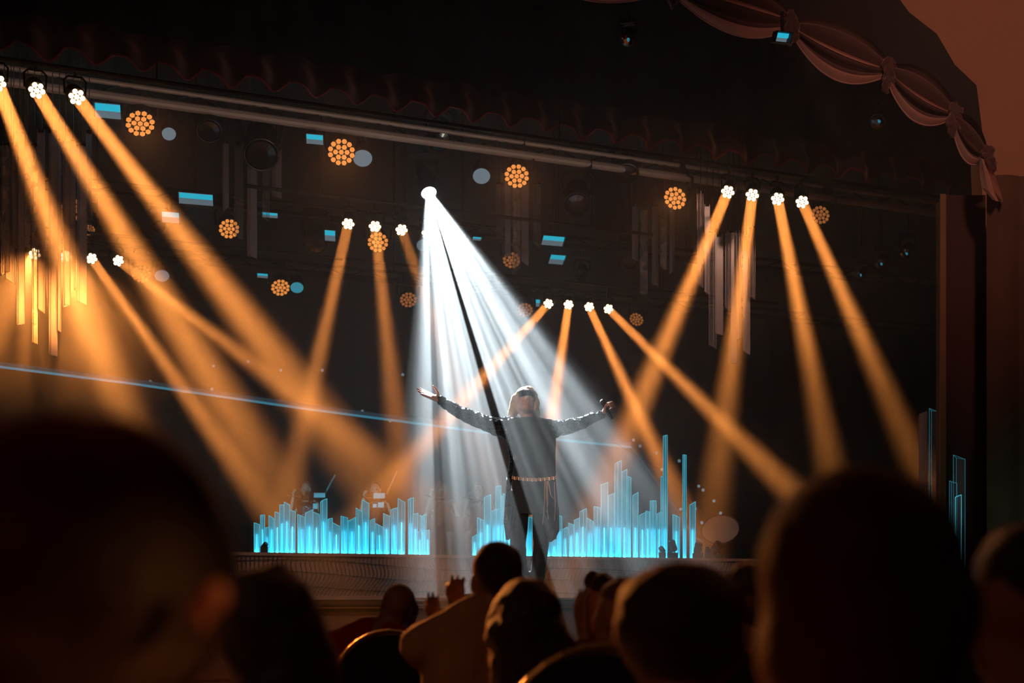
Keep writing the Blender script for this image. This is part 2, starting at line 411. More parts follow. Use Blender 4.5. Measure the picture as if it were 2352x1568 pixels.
# ------------------------------------------------------------------ beam lamps (bright seven-lens heads)
lens_white = emis('beam_lens', (1, .62, .30, 1), 9)
rim_glow = mat('lamp_rim', srgb(60, 40, 30), .4, .5)
def beam_lamp(px, py, Y0, tx, ty, tdy, label, e=1.0, spread=8.0, haslight=True):
    c = SP(px, py, Y0); Yt = c.y+tdy
    d = (P(tx, ty, Yt)-c).normalized()
    # visible face turns partly towards the house
    t = empty('beam_lamp', c, label, 'stage lamp', 'bright seven-lens beam lamps')
    toc = (Vector((0, 0, EYE))-c).normalized(); fd = (d*.38+toc*.8).normalized()
    r = .062
    hs = MB().disc_stack(c-fd*.15, fd, [(0, .045), (.02, .062), (.12, .068), (.15, .066), (.155, .062)], 18).build('housing', blackp, t, smooth=False)
    u = fd.orthogonal().normalized(); w = fd.cross(u); f0 = c+fd*.006
    for k in range(7):
        if k == 0: q = f0
        else:
            a = k*math.pi/3; q = f0+(u*math.cos(a)+w*math.sin(a))*.0415
        MB().disc_stack(q, fd, [(0, .0185), (.006, .0185), (.010, .012)], 10).build('lens', lens_white, hs)
    # yoke and clamp up to the pipe
    s = ES
    top = c+Vector((0, 0, .22))-fd*.06
    MB().tube([c-fd*.06+s*.075, c-fd*.06+s*.08+Vector((0, 0, .1)), c-fd*.06+s*.05+Vector((0, 0, .13)), c-fd*.06-s*.05+Vector((0, 0, .13)), c-fd*.06-s*.08+Vector((0, 0, .1)), c-fd*.06-s*.075], .008, 6).build('yoke', blackp, t)
    pz = SP(px, py, Y0); pz.z = EYE+LH+.22
    MB().tube([c-fd*.06+Vector((0, 0, .125)), pz+Vector((0, 0, .01))], .012, 6).build('clamp', blackp, t)
    if haslight:
        light('beam', 'AREA', c+fd*.03+d*.03, BEAM_W*e, ORANGE, target=c+d*5, shape='DISK', size=.10, spread=R(spread))
BE = [
 (-6, 190, 13.1, 135, 560, -.3, 'amber beam lamp cut by the left picture edge', 1.3),
 (84, 207, 13.1, 345, 640, -.3, 'amber beam lamp second from the top left corner bar', 1.15),
 (176, 222, 13.1, 600, 780, -.3, 'amber beam lamp beside the cyan trough at upper left', 1.15),
 (80, 583, 18.9, 42, 700, -3.75, 'amber beam lamp half hidden behind the hanging prisms, outer one', .45, 11),
 (152, 588, 18.9, 180, 715, -3.75, 'amber beam lamp behind the hanging prisms, inner one', .5, 11),
 (210, 593, 18.9, 610, 1165, .3, 'amber beam lamp just right of the left hanging prisms', 1.1),
 (271, 598, 18.9, 640, 880, .6, 'amber beam lamp second right of the left hanging prisms', 1),
 (800, 513, 16.0, 690, 1010, 1.4, 'amber beam lamp first of the row left of the white beam', 1.2),
 (861, 519, 16.0, 925, 1110, 2.4, 'amber beam lamp second of the row left of the white beam', 1.2),
 (922, 527, 16.0, 1000, 745, 1.4, 'amber beam lamp third of the row left of the white beam', .8),
 (982, 535, 16.0, 1120, 900, 3.5, 'amber beam lamp half washed out by the white beam', .5, 6.6, False),
 (1260, 697, 18.9, 1085, 895, -.5, 'small amber beam lamp above the singer, first of the bar', 1.0),
 (1306, 699, 18.9, 1268, 960, -.5, 'small amber beam lamp above the singer, second of the bar', 1.2),
 (1353, 704, 18.9, 1540, 1110, -.5, 'small amber beam lamp above the singer, third of the bar', 1.2),
 (1397, 709, 18.9, 1850, 1160, -.5, 'small amber beam lamp above the singer, last of the bar', 1.2),
 (1672, 440, 13.1, 1480, 900, -.2, 'amber beam lamp first of the bright bar at right', 1.2),
 (1728, 447, 13.1, 1672, 900, -.2, 'amber beam lamp second of the bright bar at right', 1.2),
 (1786, 456, 13.1, 1885, 960, -.2, 'amber beam lamp third of the bright bar at right', 1.2),
 (1842, 463, 13.1, 2030, 890, -.2, 'amber beam lamp last of the bright bar at right', 1.1),
]
for b in BE: beam_lamp(*b)

# ------------------------------------------------------------------ round wash lamps with nineteen lenses
amber = emis('wash_lens', (1, .33, .07, 1), .95)
amber_dim = emis('wash_lens_dim', (1, .33, .09, 1), .30)
def wash_lamp(px, py, Y0, diam, label, dim=False, tilt=0.35, side=0):
    c = SP(px, py, Y0); r = diam/2
    t = empty('wash_lamp', c, label, 'stage lamp', 'round nineteen-lens amber wash lamps')
    toc = (Vector((0, 0, EYE))-c).normalized()
    fd = (toc+Vector((side, 0, -tilt))).normalized()
    hs = MB().disc_stack(c-fd*.22, fd, [(0, r*.7), (.04, r*.95), (.16, r*1.06), (.215, r*1.06), (.22, r*1.0), (.215, r*.97)], 24).build('housing', blackp, t)
    u = fd.cross(Vector((0, 0, 1))).normalized(); w = u.cross(fd)
    pos = [(0, 0)]+[(.43*math.cos(k*math.pi/3), .43*math.sin(k*math.pi/3)) for k in range(6)]+[(.84*math.cos(k*math.pi/6+.26), .84*math.sin(k*math.pi/6+.26)) for k in range(12)]
    for (a, b) in pos:
        q = c+(u*a+w*b)*r+fd*.004; lr = r*.203
        MB().disc_stack(q, fd, [(0, lr), (.004, lr), (.012, lr*.55)], 6).build('lens', amber_dim if dim else amber, hs)
    top = c-fd*.1
    MB().tube([top+u*(r+.03), top+u*(r+.04)+Vector((0, 0, r+.04)), top+u*.05+Vector((0, 0, r+.1)), top-u*.05+Vector((0, 0, r+.1)), top-u*(r+.04)+Vector((0, 0, r+.04)), top-u*(r+.03)], .014, 6).build('yoke', blackp, t)
    hz_ = TZ1-.12
    MB().box(top+Vector((0, 0, r+.13)), (.16, .12, .1), u, Vector((u.y*-1, u.x, 0))).build('base', blackp, t)
    p2 = line_pt(Y0, c.x); p2.z = hz_
    MB().tube([top+Vector((0, 0, r+.17)), p2], .014, 6).build('clamp', blackp, t)
    return c, fd
WASH = [(322, 283, 15.3, .245, 'amber wash lamp nearest, beside the cyan trough', 0, .8, .10),
 (784, 349, 15.3, .245, 'amber wash lamp on the pale truss above the left beam row', 0, .35, .03),
 (1187, 404, 15.3, .235, 'amber wash lamp on the pale truss above the middle hanging prisms', 0, .45, -.1),
 (1551, 455, 15.3, .235, 'amber wash lamp on the pale truss left of the bright right bar', 0, .45, -.45),
 (1885, 493, 15.3, .2, 'amber wash lamp half behind the last right beam', 1, .5, -.5),
 (163, 482, 19.0, .27, 'amber wash lamp in the middle row above the left hanging prisms', 1, .8, .3),
 (526, 525, 19.0, .22, 'amber wash lamp in the middle row beside the thin hanging prism', 0, .45, .1),
 (868, 556, 19.0, .235, 'amber wash lamp in the middle row behind an orange beam', 0, .4, .05),
 (1175, 597, 19.0, .21, 'amber wash lamp in the middle row behind the crystal-ended prism', 1, .6, -.1),
 (325, 629, 22.3, .235, 'amber wash lamp in the far row right of the leftmost prisms', 1, .7, .2),
 (644, 660, 22.3, .24, 'amber wash lamp in the far row beside a cyan disc', 0, .7, .1),
 (938, 688, 22.3, .23, 'amber wash lamp in the far row left of the white beam', 1, .7, .05),
 (1206, 711, 22.3, .22, 'amber wash lamp in the far row right of the white beam', 1, .7, -.1),
 (1462, 733, 22.3, .21, 'amber wash lamp in the far row under the small four-lamp bar', 1, .7, -.4),
 (205, 528, 19.0, .12, 'small amber lamp edge right beside the left hanging prisms', 1, .5, .1)]
for i, (x, y, Y0, dm, lb, dim, ti, sd) in enumerate(WASH):
    c, fd = wash_lamp(x, y, Y0, dm, lb, dim, ti, sd)
    if i in (0, 1, 2, 3):
        light('wash', 'SPOT', c+fd*.05, 110, (1, .36, .12), target=(c.x*.12, 2.5, 1.1), spot_size=R(24), spot_blend=1, shadow_soft_size=.1)

# ------------------------------------------------------------------ rectangular troughs with a cyan tube, round diffusers
cy_tube = emis('cyan_tube', (.02, .45, .62, 1), 1.0)
cy_disc = emis('cyan_disc', (.05, .33, .45, 1), .8)
pale_disc = emis('pale_diffuser', (.50, .66, .78, 1), .26)  # weak emission stands in for ambient light on the frosted disc
trough_in = emis('trough_reflector_glow', (.30, .42, .50, 1), .35)  # light on the reflector is put in as a pale emission
def trough(px, py, Y0, w, h, label, shear=0, glow=None):
    c = SP(px, py, Y0); Y = c.y; W_, H_ = w/F*Y, h/F*Y
    t = empty('trough_lamp', c, label, 'stage lamp', 'rectangular cyan trough lamps')
    ex = Vector((1, .15, -.05)).normalized(); ez = Vector((shear*.6, -.25, 1)).normalized(); ey = ez.cross(ex).normalized()
    rfl = MB().box(c+ey*.06, (W_*1.0, .02, H_*.96), ex, ey, ez).build('reflector', trough_in, t)
    bw = min(W_, H_)*.07
    for s in (-1, 1):
        MB().box(c+ex*s*(W_/2), (bw, .12, H_+bw), ex, ey, ez).build('side_frame', blackp, t)
        MB().box(c+ez*s*(H_/2), (W_+bw, .12, bw), ex, ey, ez).build('rail', blackp, t)
    MB().box(c+ey*.035+ez*H_*.22, (W_*.94, .02, H_*.42), ex, ey, ez).build('tube', glow or cy_tube, rfl)
    p2 = Vector((c.x, c.y+.0, TZ1-.12 if c.z < TZ1-.2 else 9.9)); l2 = line_pt(Y0, c.x); p2.y = l2.y
    MB().tube([c+ez*H_/2+ey*.03, p2], .012, 6).build('hanger', blackp, t)
TR = [(248, 255, 15.3, 62, 36, 'cyan trough lamp beside the nearest amber wash lamp', -.0),
 (450, 457, 18.65, 80, 27, 'widest cyan trough lamp, left of the thin hanging prisms', 0),
 (723, 320, 15.3, 40, 24, 'cyan trough lamp left of the second wash lamp on the pale truss', 0),
 (392, 499, 18.65, 42, 26, 'cyan trough lamp seen through the third orange beam', 0),
 (620, 494, 18.65, 36, 12, 'narrow cyan trough lamp behind the thin hanging prisms', 0),
 (603, 633, 22.0, 25, 11, 'smallest cyan trough lamp in the far row at left', 0),
 (1270, 553, 18.65, 54, 24, 'wide slanted cyan trough lamp right of the middle prisms', .5),
 (1279, 596, 22.0, 38, 24, 'slanted cyan trough lamp under the wide slanted one', .6),
 (758, 541, 18.65, 26, 26, 'pale cyan square trough lamp left of the beam row', 0),
 (1095, 548, 18.65, 22, 9, 'tiny cyan trough lamp at the white beam edge', .4),
 (1578, 442, 15.3, 14, 12, 'tiny cyan lamp corner behind the fourth wash lamp', .4),
 (1796, 86, 10.6, 36, 24, 'cyan lamp peeping out under the knot of the swag', .4),
 (1235, 696, 22.0, 12, 18, 'small pale blue lamp beside the far wash lamp', 0)]
for a in TR: trough(*a)
def diffuser(px, py, Y0, w, h, label, m=None):
    c = SP(px, py, Y0); r = w/2/F*c.y
    t = empty('round_lamp', c, label, 'stage lamp', 'round frosted lamps')
    toc = (Vector((0, 0, EYE))-c).normalized(); k = math.acos(min(1, h/w))
    fd = (toc*math.cos(k)+Vector((0, 0, -1))*math.sin(k)).normalized()
    hs = MB().disc_stack(c-fd*.2, fd, [(0, r*.7), (.12, r*1.1), (.2, r*1.12), (.2, r*1.02)], 20).build('housing', blackp, t)
    MB().disc_stack(c+fd*.002, fd, [(0, r), (.008, r*.97), (.014, r*.6)], 20).build('diffuser', m or pale_disc, hs)
    p2 = line_pt(Y0, c.x); p2.z = TZ1-.12
    MB().tube([c-fd*.1, p2], .014, 6).build('hanger', blackp, t)
for a in [(388, 307, 15.3, 32, 26, 'pale frosted round lamp right of the nearest wash lamp'),
 (833, 363, 15.3, 44, 34, 'pale frosted round lamp right of the second wash lamp'),
 (1106, 404, 15.3, 40, 32, 'pale frosted round lamp left of the third wash lamp'),
 (372, 633, 22.3, 33, 24, 'dim round lamp in the far row at left'),
 (972, 563, 19.0, 30, 26, 'dim round lamp behind the left edge of the white beam')]: diffuser(*a)
diffuser(682, 660, 22.3, 30, 22, 'cyan round lamp beside a far-row wash lamp', cy_disc)

for (x, y, Y0) in ((248, 255, 15.3), (450, 457, 19.0), (1270, 553, 19.0)):
    c = SP(x, y, Y0); light('trough_glow', 'SPOT', c+Vector((0, -.15, -.05)), 3, (.25, .8, 1), target=c+Vector((.6, -2, -1.6)), spot_size=R(150), spot_blend=1, shadow_soft_size=.1)
# dark unlit moving heads
lens_dark = mat('dark_lens', srgb(16, 20, 28), .12, 0, spec=1)
ring_m = mat('lens_ring', srgb(80, 70, 72), .3, .8)
def dark_head(px, py, Y0, r_px, label, zt=None, side=0, tilt=.6, ring=None):
    c = SP(px, py, Y0); r = r_px/F*c.y
    t = empty('moving_head_lamp', c, label, 'stage lamp', 'unlit black moving head lamps')
    toc = (Vector((0, 0, EYE))-c).normalized(); fd = (toc+Vector((side, 0, -tilt))).normalized(); u = fd.cross(Vector((0, 0, 1))).normalized()
    hs = MB().disc_stack(c-fd*r*2.6, fd, [(0, r*.55), (r*.3, r*.85), (r*1.5, r*.95), (r*2.3, r), (r*2.6, r)], 22).build('head', blackp, t)
    MB().disc_stack(c, fd, [(0, r*.86), (.01, r*.8), (.02, r*.4)], 20).build('lens', lens_dark, hs)
    MB().tube([c+fd*.008+(u*math.cos(a)+u.cross(fd)*math.sin(a))*r*.93 for a in [k*math.pi/12 for k in range(24)]], r*.05, 5, closed=True).build('lens_ring', ring or ring_m, hs)
    m0 = c-fd*r*1.4
    for s in (-1, 1): MB().tube([m0+u*s*r, m0+u*s*r*1.25+Vector((0, 0, r*1.2)), m0+u*s*r*.8+Vector((0, 0, r*1.8))], r*.18, 6).build('yoke_arm', blackp, t)
    MB().box(m0+Vector((0, 0, r*2.0)), (r*2.2, r*1.6, r*.6), u, Vector((-u.y, u.x, 0))).build('base', blackp, t)
    p2 = line_pt(Y0, c.x); p2.z = TZ1-.12 if c.z+r*2 < TZ1-.1 else 9.99
    MB().tube([m0+Vector((0, 0, r*2.2)), p2], .016, 6).build('clamp', blackp, t)
for a in [(600, 355, 15.3, 42, 'large unlit moving head above the thin hanging prisms'),
 (480, 300, 15.3, 30, 'unlit moving head between the first two amber wash lamps'),
 (1010, 322, 15.75, 30, 'unlit moving head on the pale truss above the white lamp'),
 (1325, 470, 15.3, 32, 'unlit moving head with a faint round lens right of the middle prisms'),
 (1337, 633, 19.0, 15, 'small unlit moving head with a reddish lens ring above the small bar'),
 (725, 560, 19.0, 26, 'unlit moving head left of the beam row'),
 (1440, 400, 15.3, 28, 'unlit moving head on the pale truss above the right-hand prisms'),
 (365, 520, 19.0, 18, 'small unlit moving head between the second and third beams'),
 (1445, 600, 19.0, 20, 'unlit moving head with an amber-lit corner above the right prisms')]:
    dark_head(*a)
glint = emis('cyan_glint', (.06, .40, .6, 1), .35)
for (x, y, Y0, r, lb) in [(2016, 278, 12.2, 18, 'dark lamp with a blue glint under the right end of the swag'),
 (2080, 582, 15.3, 15, 'dark lamp with a cyan glint nearest the right pillar'),
 (2022, 606, 15.3, 14, 'dark lamp with a cyan glint, second from the right pillar'),
 (1975, 632, 15.3, 12, 'dark lamp with a dim glint, third from the right pillar'),
 (1440, 92, 11.2, 16, 'dark lamp with a small white glint under the upper swag')]:
    dark_head(x, y, Y0, r, lb, side=-.3)
    c = SP(x, y, Y0); t = [o for o in bpy.data.objects if o.get('label') == lb][0]
    toc = (Vector((0, 0, EYE))-c).normalized(); rr = r/F*c.y
    MB().ell(c+toc*.03+Vector((.2*rr, 0, .1*rr)), (rr*.22, rr*.1, rr*.36), nu=8, nv=6).build('bulb', glint, t)  # glint on the unlit lens, put in as a small glowing blob

# the white beam lamp
t = empty('white_beam_lamp', WL, 'bright white moving head lamp at the top of the white beam', 'stage lamp')
d = (wt-WL).normalized(); fdw = (d*.7+(Vector((0, 0, EYE))-WL).normalized()*.6).normalized()
fdw = d
uu_ = d.orthogonal().normalized(); ww_ = d.cross(uu_)
def open_tube(c, ax, u, w, prof, n=28):
    mb = MB(); vs = [c+ax*h+(u*math.cos(2*math.pi*k/n)+w*math.sin(2*math.pi*k/n))*r_ for h, r_ in prof for k in range(n)]
    return mb.add(vs, [(i*n+k, i*n+(k+1) % n, (i+1)*n+(k+1) % n, (i+1)*n+k) for i in range(len(prof)-1) for k in range(n)])
open_tube(WL, d, uu_, ww_, [(-.34, .001), (-.34, .06), (-.28, .085), (-.02, .085), (.0, .078), (-.02, .074), (-.12, .070), (-.14, .03), (-.14, .001)]).build('head', blackp, t)
MB().tube([WL+(uu_*math.cos(a)+ww_*math.sin(a))*.078 for a in [k*math.pi/12 for k in range(24)]], .006, 6, closed=True).build('lens_ring', ring_m, t)
open_tube(WL, d, uu_, ww_, [(-.006, .072), (-.118, .068), (-.13, .03), (-.13, .001)]).build('reflector', emis('white_lens', (.75, .93, 1, 1), 14), t)
u = fdw.cross(Vector((0, 0, 1))).normalized(); m0 = WL-fdw*.18
for s in (-1, 1): MB().tube([m0+u*s*.09, m0+u*s*.12+Vector((0, 0, .12)), m0+u*s*.08+Vector((0, 0, .18))], .016, 6).build('yoke_arm', blackp, t)
MB().box(m0+Vector((0, 0, .21)), (.26, .18, .07)).build('base', blackp, t)
p2 = line_pt(15.3, m0.x); p2.z = TZ1-.12; MB().tube([m0+Vector((0, 0, .24)), p2], .016, 6).build('clamp', blackp, t)

# ------------------------------------------------------------------ acrylic prisms
def acrylic(name, col, edge, e_edge, trans=.45, alpha=.35, cloud=0, glow=0, gcol=None):
    m = bpy.data.materials.new(name); m.use_nodes = True; nt = m.node_tree; nt.nodes.clear(); nd, lk = nt.nodes, nt.links
    o = nd.new('ShaderNodeOutputMaterial'); df = nd.new('ShaderNodeBsdfDiffuse'); tl = nd.new('ShaderNodeBsdfTranslucent'); tp = nd.new('ShaderNodeBsdfTransparent'); gl = nd.new('ShaderNodeBsdfGlossy')
    df.inputs[0].default_value = col; tl.inputs[0].default_value = col; gl.inputs['Roughness'].default_value = .2; tp.inputs[0].default_value = (1, 1, 1, 1)
    m1 = nd.new('ShaderNodeMixShader'); m1.inputs[0].default_value = .5; lk.new(df.outputs[0], m1.inputs[1]); lk.new(tl.outputs[0], m1.inputs[2])
    m2 = nd.new('ShaderNodeMixShader'); m2.inputs[0].default_value = .08; lk.new(m1.outputs[0], m2.inputs[1]); lk.new(gl.outputs[0], m2.inputs[2])
    m3 = nd.new('ShaderNodeMixShader'); m3.inputs[0].default_value = alpha; lk.new(m2.outputs[0], m3.inputs[1]); lk.new(tp.outputs[0], m3.inputs[2])
    if cloud:
        tc = nd.new('ShaderNodeTexCoord'); n = nd.new('ShaderNodeTexVoronoi'); n.inputs['Scale'].default_value = 14; lk.new(tc.outputs['Object'], n.inputs['Vector'])
        mp = nd.new('ShaderNodeMapRange'); mp.inputs[3].default_value = .25; mp.inputs[4].default_value = .9; lk.new(n.outputs['Color'], mp.inputs[0]); lk.new(mp.outputs[0], m3.inputs[0])
    last = m3.outputs[0]
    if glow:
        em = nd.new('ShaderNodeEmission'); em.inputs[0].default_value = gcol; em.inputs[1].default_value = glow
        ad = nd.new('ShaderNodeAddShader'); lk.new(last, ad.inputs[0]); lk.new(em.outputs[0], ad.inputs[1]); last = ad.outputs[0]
    lk.new(last, o.inputs[0]); return m
CY = (.03, .58, .80, 1)
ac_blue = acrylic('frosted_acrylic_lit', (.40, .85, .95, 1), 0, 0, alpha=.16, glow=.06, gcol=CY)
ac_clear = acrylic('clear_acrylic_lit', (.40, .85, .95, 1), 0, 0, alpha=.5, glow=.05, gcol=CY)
ac_hang = acrylic('frosted_acrylic', (.62, .58, .60, 1), 0, 0, alpha=.30)
ac_hang_clear = acrylic('clear_acrylic', (.60, .58, .60, 1), 0, 0, alpha=.80)
ac_crystal = acrylic('crackled_acrylic', (.9, .8, .7, 1), 0, 0, alpha=.6, cloud=1)
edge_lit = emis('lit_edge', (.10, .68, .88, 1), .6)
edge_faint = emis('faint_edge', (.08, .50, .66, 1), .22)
edge_dim = mat('acrylic_edge', srgb(150, 150, 158), .2)
for m_ in (lens_white, amber, amber_dim, cy_tube, cy_disc, pale_disc, edge_lit, edge_faint, glint): m_.cycles.emission_sampling = 'NONE'
led_up = emis('led_base', (.04, .60, .95, 1), 60)
fill_rod = emis('fill_rod', (.05, .60, .85, 1), 8)  # added glowing rod that carries the cyan higher up each prism
def prism(base, w, hL, hR, rot, faces_m, edge_m, up=True, led=False, name='acrylic_prism', label=None, group=None, cat='acrylic prism', ez=.0035):
    """Triangular tube; base point at the middle of its foot (or of its top when it hangs)."""
    r = w/math.sqrt(3)
    t = empty(name, base, label, cat, group)
    pl = []
    for k in range(3):
        a = rot+k*2*math.pi/3; pl.append(Vector((r*math.cos(a), r*math.sin(a), 0)))
    x0, x1 = min(p.x for p in pl), max(p.x for p in pl)
    def hh(p): s = (p.x-x0)/(x1-x0); return hL+(hR-hL)*s
    sg = 1 if up else -1
    bot = [base+p for p in pl]; top = [base+p+Vector((0, 0, sg*hh(p))) for p in pl]
    MB().add(bot+top, [(0, 1, 4, 3), (1, 2, 5, 4), (2, 0, 3, 5)]).build('sheet', faces_m, t)
    mb = MB()
    for k in range(3):
        mb.tube([bot[k], top[k]], ez, 4); mb.tube([top[k], top[(k+1) % 3]], ez*.9, 4)
    mb.build('edge', edge_m, t)
    if led:
        MB().disc_stack(base+Vector((0, 0, .003)), (0, 0, 1), [(0, r*.42), (.006, r*.42)], 6).build('led', led_up, t)
    if led:
        hr = min(.62*max(hL, hR), .32); MB().tube([base+Vector((0, 0, .01)), base+Vector((0, 0, hr))], [r*.16, r*.10], 5).build('fill_rod', fill_rod, t)
    elif not up:
        MB().disc_stack(base, (0, 0, 1), [(-.02, r*.9), (.0, r*.9)], 6).build('cap', blackp, t)
        MB().tube([base, Vector((base.x, base.y, 9.99))], .004, 4).build('cable', blackp, t)
    return t
c2 = lambda L: [(560+a/4.3556, 560+b/4.3556, 1040+c/4.3556, 1040+d/4.3556) for (a, b, c, d) in L]
c3 = lambda L: [(1060+a/3.36, 1060+b/3.36, 980+c/3.36, 980+d/3.36) for (a, b, c, d) in L]
G1 = c2([(103,158,698,715),(163,208,622,618),(207,250,748,743),(252,307,625,660),(313,358,588,605),(360,405,520,518),(403,460,490,520),(450,520,570,585),(533,610,612,640),(618,697,600,565),(695,760,590,615),(762,830,490,455),(833,885,665,650),(890,963,697,735),(968,1037,628,648),(1045,1120,680,645),(1118,1183,548,590),(1185,1255,468,505),(1265,1313,675,655),(1318,1390,703,740),(1397,1462,605,630),(1467,1537,570,545),(1543,1615,455,495),(1643,1697,465,445),(1692,1745,615,600),(1690,1712,745,743),(1742,1778,790,772),(1757,1808,620,650),(1790,1825,625,610),(1822,1857,775,768)])
G2 = c3([(82,118,850,830),(121,172,698,722),(175,228,545,523),(233,310,650,628),(262,304,460,455),(302,322,538,532),(320,348,515,520),(350,385,760,745),(490,547,690,700),(560,610,760,740),(640,690,880,870),(690,735,872,868),(735,775,682,690),(780,818,790,772),(824,865,742,755),(867,912,720,700),(912,966,655,628),(966,1018,700,730),(1021,1075,613,625),(1075,1129,448,428),(1131,1177,530,512),(1181,1235,285,258),(1238,1275,345,328),(1265,1308,380,390),(1318,1362,530,505),(1372,1420,682,660),(1422,1452,648,655),(1455,1503,570,570),(1510,1545,670,655),(1535,1582,383,390),(1557,1590,70,62),(1630,1685,675,700),(1708,1735,215,218),(1760,1805,605,577)])
def row(G, where, grp):
    prev = None
    for i, (a, b, c, d) in enumerate(G):
        xm = (a+b)/2; w_px = max(b-a, 6)
        back = prev is not None and a < prev-1.5
        Y0 = Y_RIS+.20+(.13 if i % 2 else 0)+(.12 if back else 0)
        prev = b
        Y = YS(xm, Y0); base = Vector(((xm-CX)/F*Y, Y, RZ))
        hL = (HY-c)/F*Y+EYE-RZ; hR = (HY-d)/F*Y+EYE-RZ
        rot = random.choice([math.pi/2, -math.pi/2, math.pi/2+.12, -math.pi/2-.1])
        clear = i % 3 == 1
        h = max(hL, hR); hw = 'tall' if h > .8 else 'short' if h < .38 else 'mid-height'
        top = 'flat top' if abs(hL-hR) < .015 else 'top rising rightward' if hR > hL else 'top falling rightward'
        prism(base, w_px/F*Y*.98, hL, hR, rot, ac_clear if clear else ac_blue, edge_lit, led=True,
              label='%s %s cyan-lit prism, %s, %s from the left, %s' % (hw, 'clear' if clear else 'frosted', top, ORD[i], where), group=grp)
row(G1, 'left of the singer', 'cyan-lit prisms left of the singer')
row(G2, 'beside the singer', 'cyan-lit prisms behind and right of the singer')
# LED strip under each row, set in the deck just behind the prisms
def glow_strip(x0, x1, lab):
    a, b = SP(x0, 1270, Y_RIS+.47), SP(x1, 1270, Y_RIS+.47); a.z = b.z = RZ+.012
    o = MB().tube([a, b], .012, 6).build('led_strip', emis('led_strip', (.04, .6, .95, 1), 25)); tag(o, lab, 'light strip')
if 0: glow_strip(590, 982, 'cyan light strip at the foot of the prisms left of the singer')
if 0: glow_strip(1085, 1590, 'cyan light strip at the foot of the prisms behind the singer')
# right side prisms by the pillar
for (x, w, tl, tr, Yp, m, e, lb) in [(2119, 19, 951, 944, 13.5, ac_hang, edge_dim, 'tall frosted prism without blue edge beside the right pillar'),
  (2142, 18, 938, 945, 13.6, ac_hang_clear, edge_faint, 'tall clear prism with cyan tip touching the right pillar edge'),
  (2201, 27, 1045, 1055, 12.2, ac_hang_clear, edge_faint, 'cyan-edged clear prism in front of the right pillar'),
  (2188, 17, 1104, 1110, 12.0, ac_hang_clear, edge_faint, 'short cyan-edged prism in front of the right pillar'),
  (2200, 14, 1142, 1136, 11.9, ac_hang, edge_lit, 'lowest cyan prism tip above the big head at right')]:
    base = Vector(((x-CX)/F*Yp, Yp, STZ)); prism(base, w/F*Yp, EYE+(HY-tl)/F*Yp-STZ, EYE+(HY-tr)/F*Yp-STZ, math.pi/2, m, e, label=lb, group='prisms beside the right pillar', ez=.0025)

# hanging prisms: (xL, xR, top y, bottom yL, yR, material)
H = 'h'; C = 'c'; K = 'k'
hang = {
 'left': (14.6, 'large cluster at left', [(0,20,330,632,622,K),(15,36,330,640,655,H),(36,55,300,745,743,H),(56,72,330,572,582,K),(72,86,330,785,790,K),(87,105,300,708,722,H),(110,131,300,815,818,H),(131,142,320,757,764,H),(142,160,320,705,700,H),(161,175,320,668,662,H),(175,198,330,690,700,H),(198,212,300,525,540,C),(23,40,60+270,560,570,H)]),
 'second': (16.6, 'cluster left of the beam row', [(511,525,325,485,476,H),(540,559,330,540,552,C),(567,589,340,586,593,H),(604,619,350,500,508,C),(624,646,340,448,455,H)]),
 'middle': (16.8, 'cluster right of the white beam', [(1140,1156,420,543,548,C),(1160,1173,405,590,586,H),(1178,1195,420,630,612,K),(1198,1214,410,600,612,H),(1226,1241,420,555,570,C)]),
 'right': (17.4, 'cluster left of the bright right bar', [(1452,1466,470,593,600,H),(1470,1487,480,674,674,K),(1498,1512,470,650,658,H),(1516,1531,500,612,620,K),(1538,1550,480,628,620,H)]),
 'far right': (14.0, 'cluster before the bright right bar', [(1602,1616,440,650,660,H),(1618,1630,470,670,676,H),(1629,1646,530,790,800,C),(1642,1660,540,765,770,H),(1666,1680,530,705,716,H),(1678,1692,530,835,833,H),(1692,1703,530,780,776,H),(1706,1722,540,805,815,H),(1722,1735,520,680,687,H)]),
}
for key, (Y0, where, L) in hang.items():
    for i, (a, b, ty, bl, br, mk) in enumerate(L):
        Y0i = Y0+(.12 if i % 2 else 0); xm = (a+b)/2; Y = YS(xm, Y0i)
        base = Vector(((xm-CX)/F*Y, Y, EYE+(HY-ty)/F*Y))
        m = {H: ac_hang, C: ac_hang_clear, K: ac_crystal}[mk]; kw = {H: 'frosted', C: 'clear', K: 'crackled'}[mk]
        hL, hR = base.z-(EYE+(HY-bl)/F*Y), base.z-(EYE+(HY-br)/F*Y)
        prism(base, (b-a)/F*Y, hL, hR, math.pi/2*(1 if i % 2 else -1), m, edge_dim, up=False, name='hanging_prism',
              label='%s prism hanging %s from left in the %s' % (kw, ORD[i], where), group='hanging prisms of the '+where, ez=.0022)

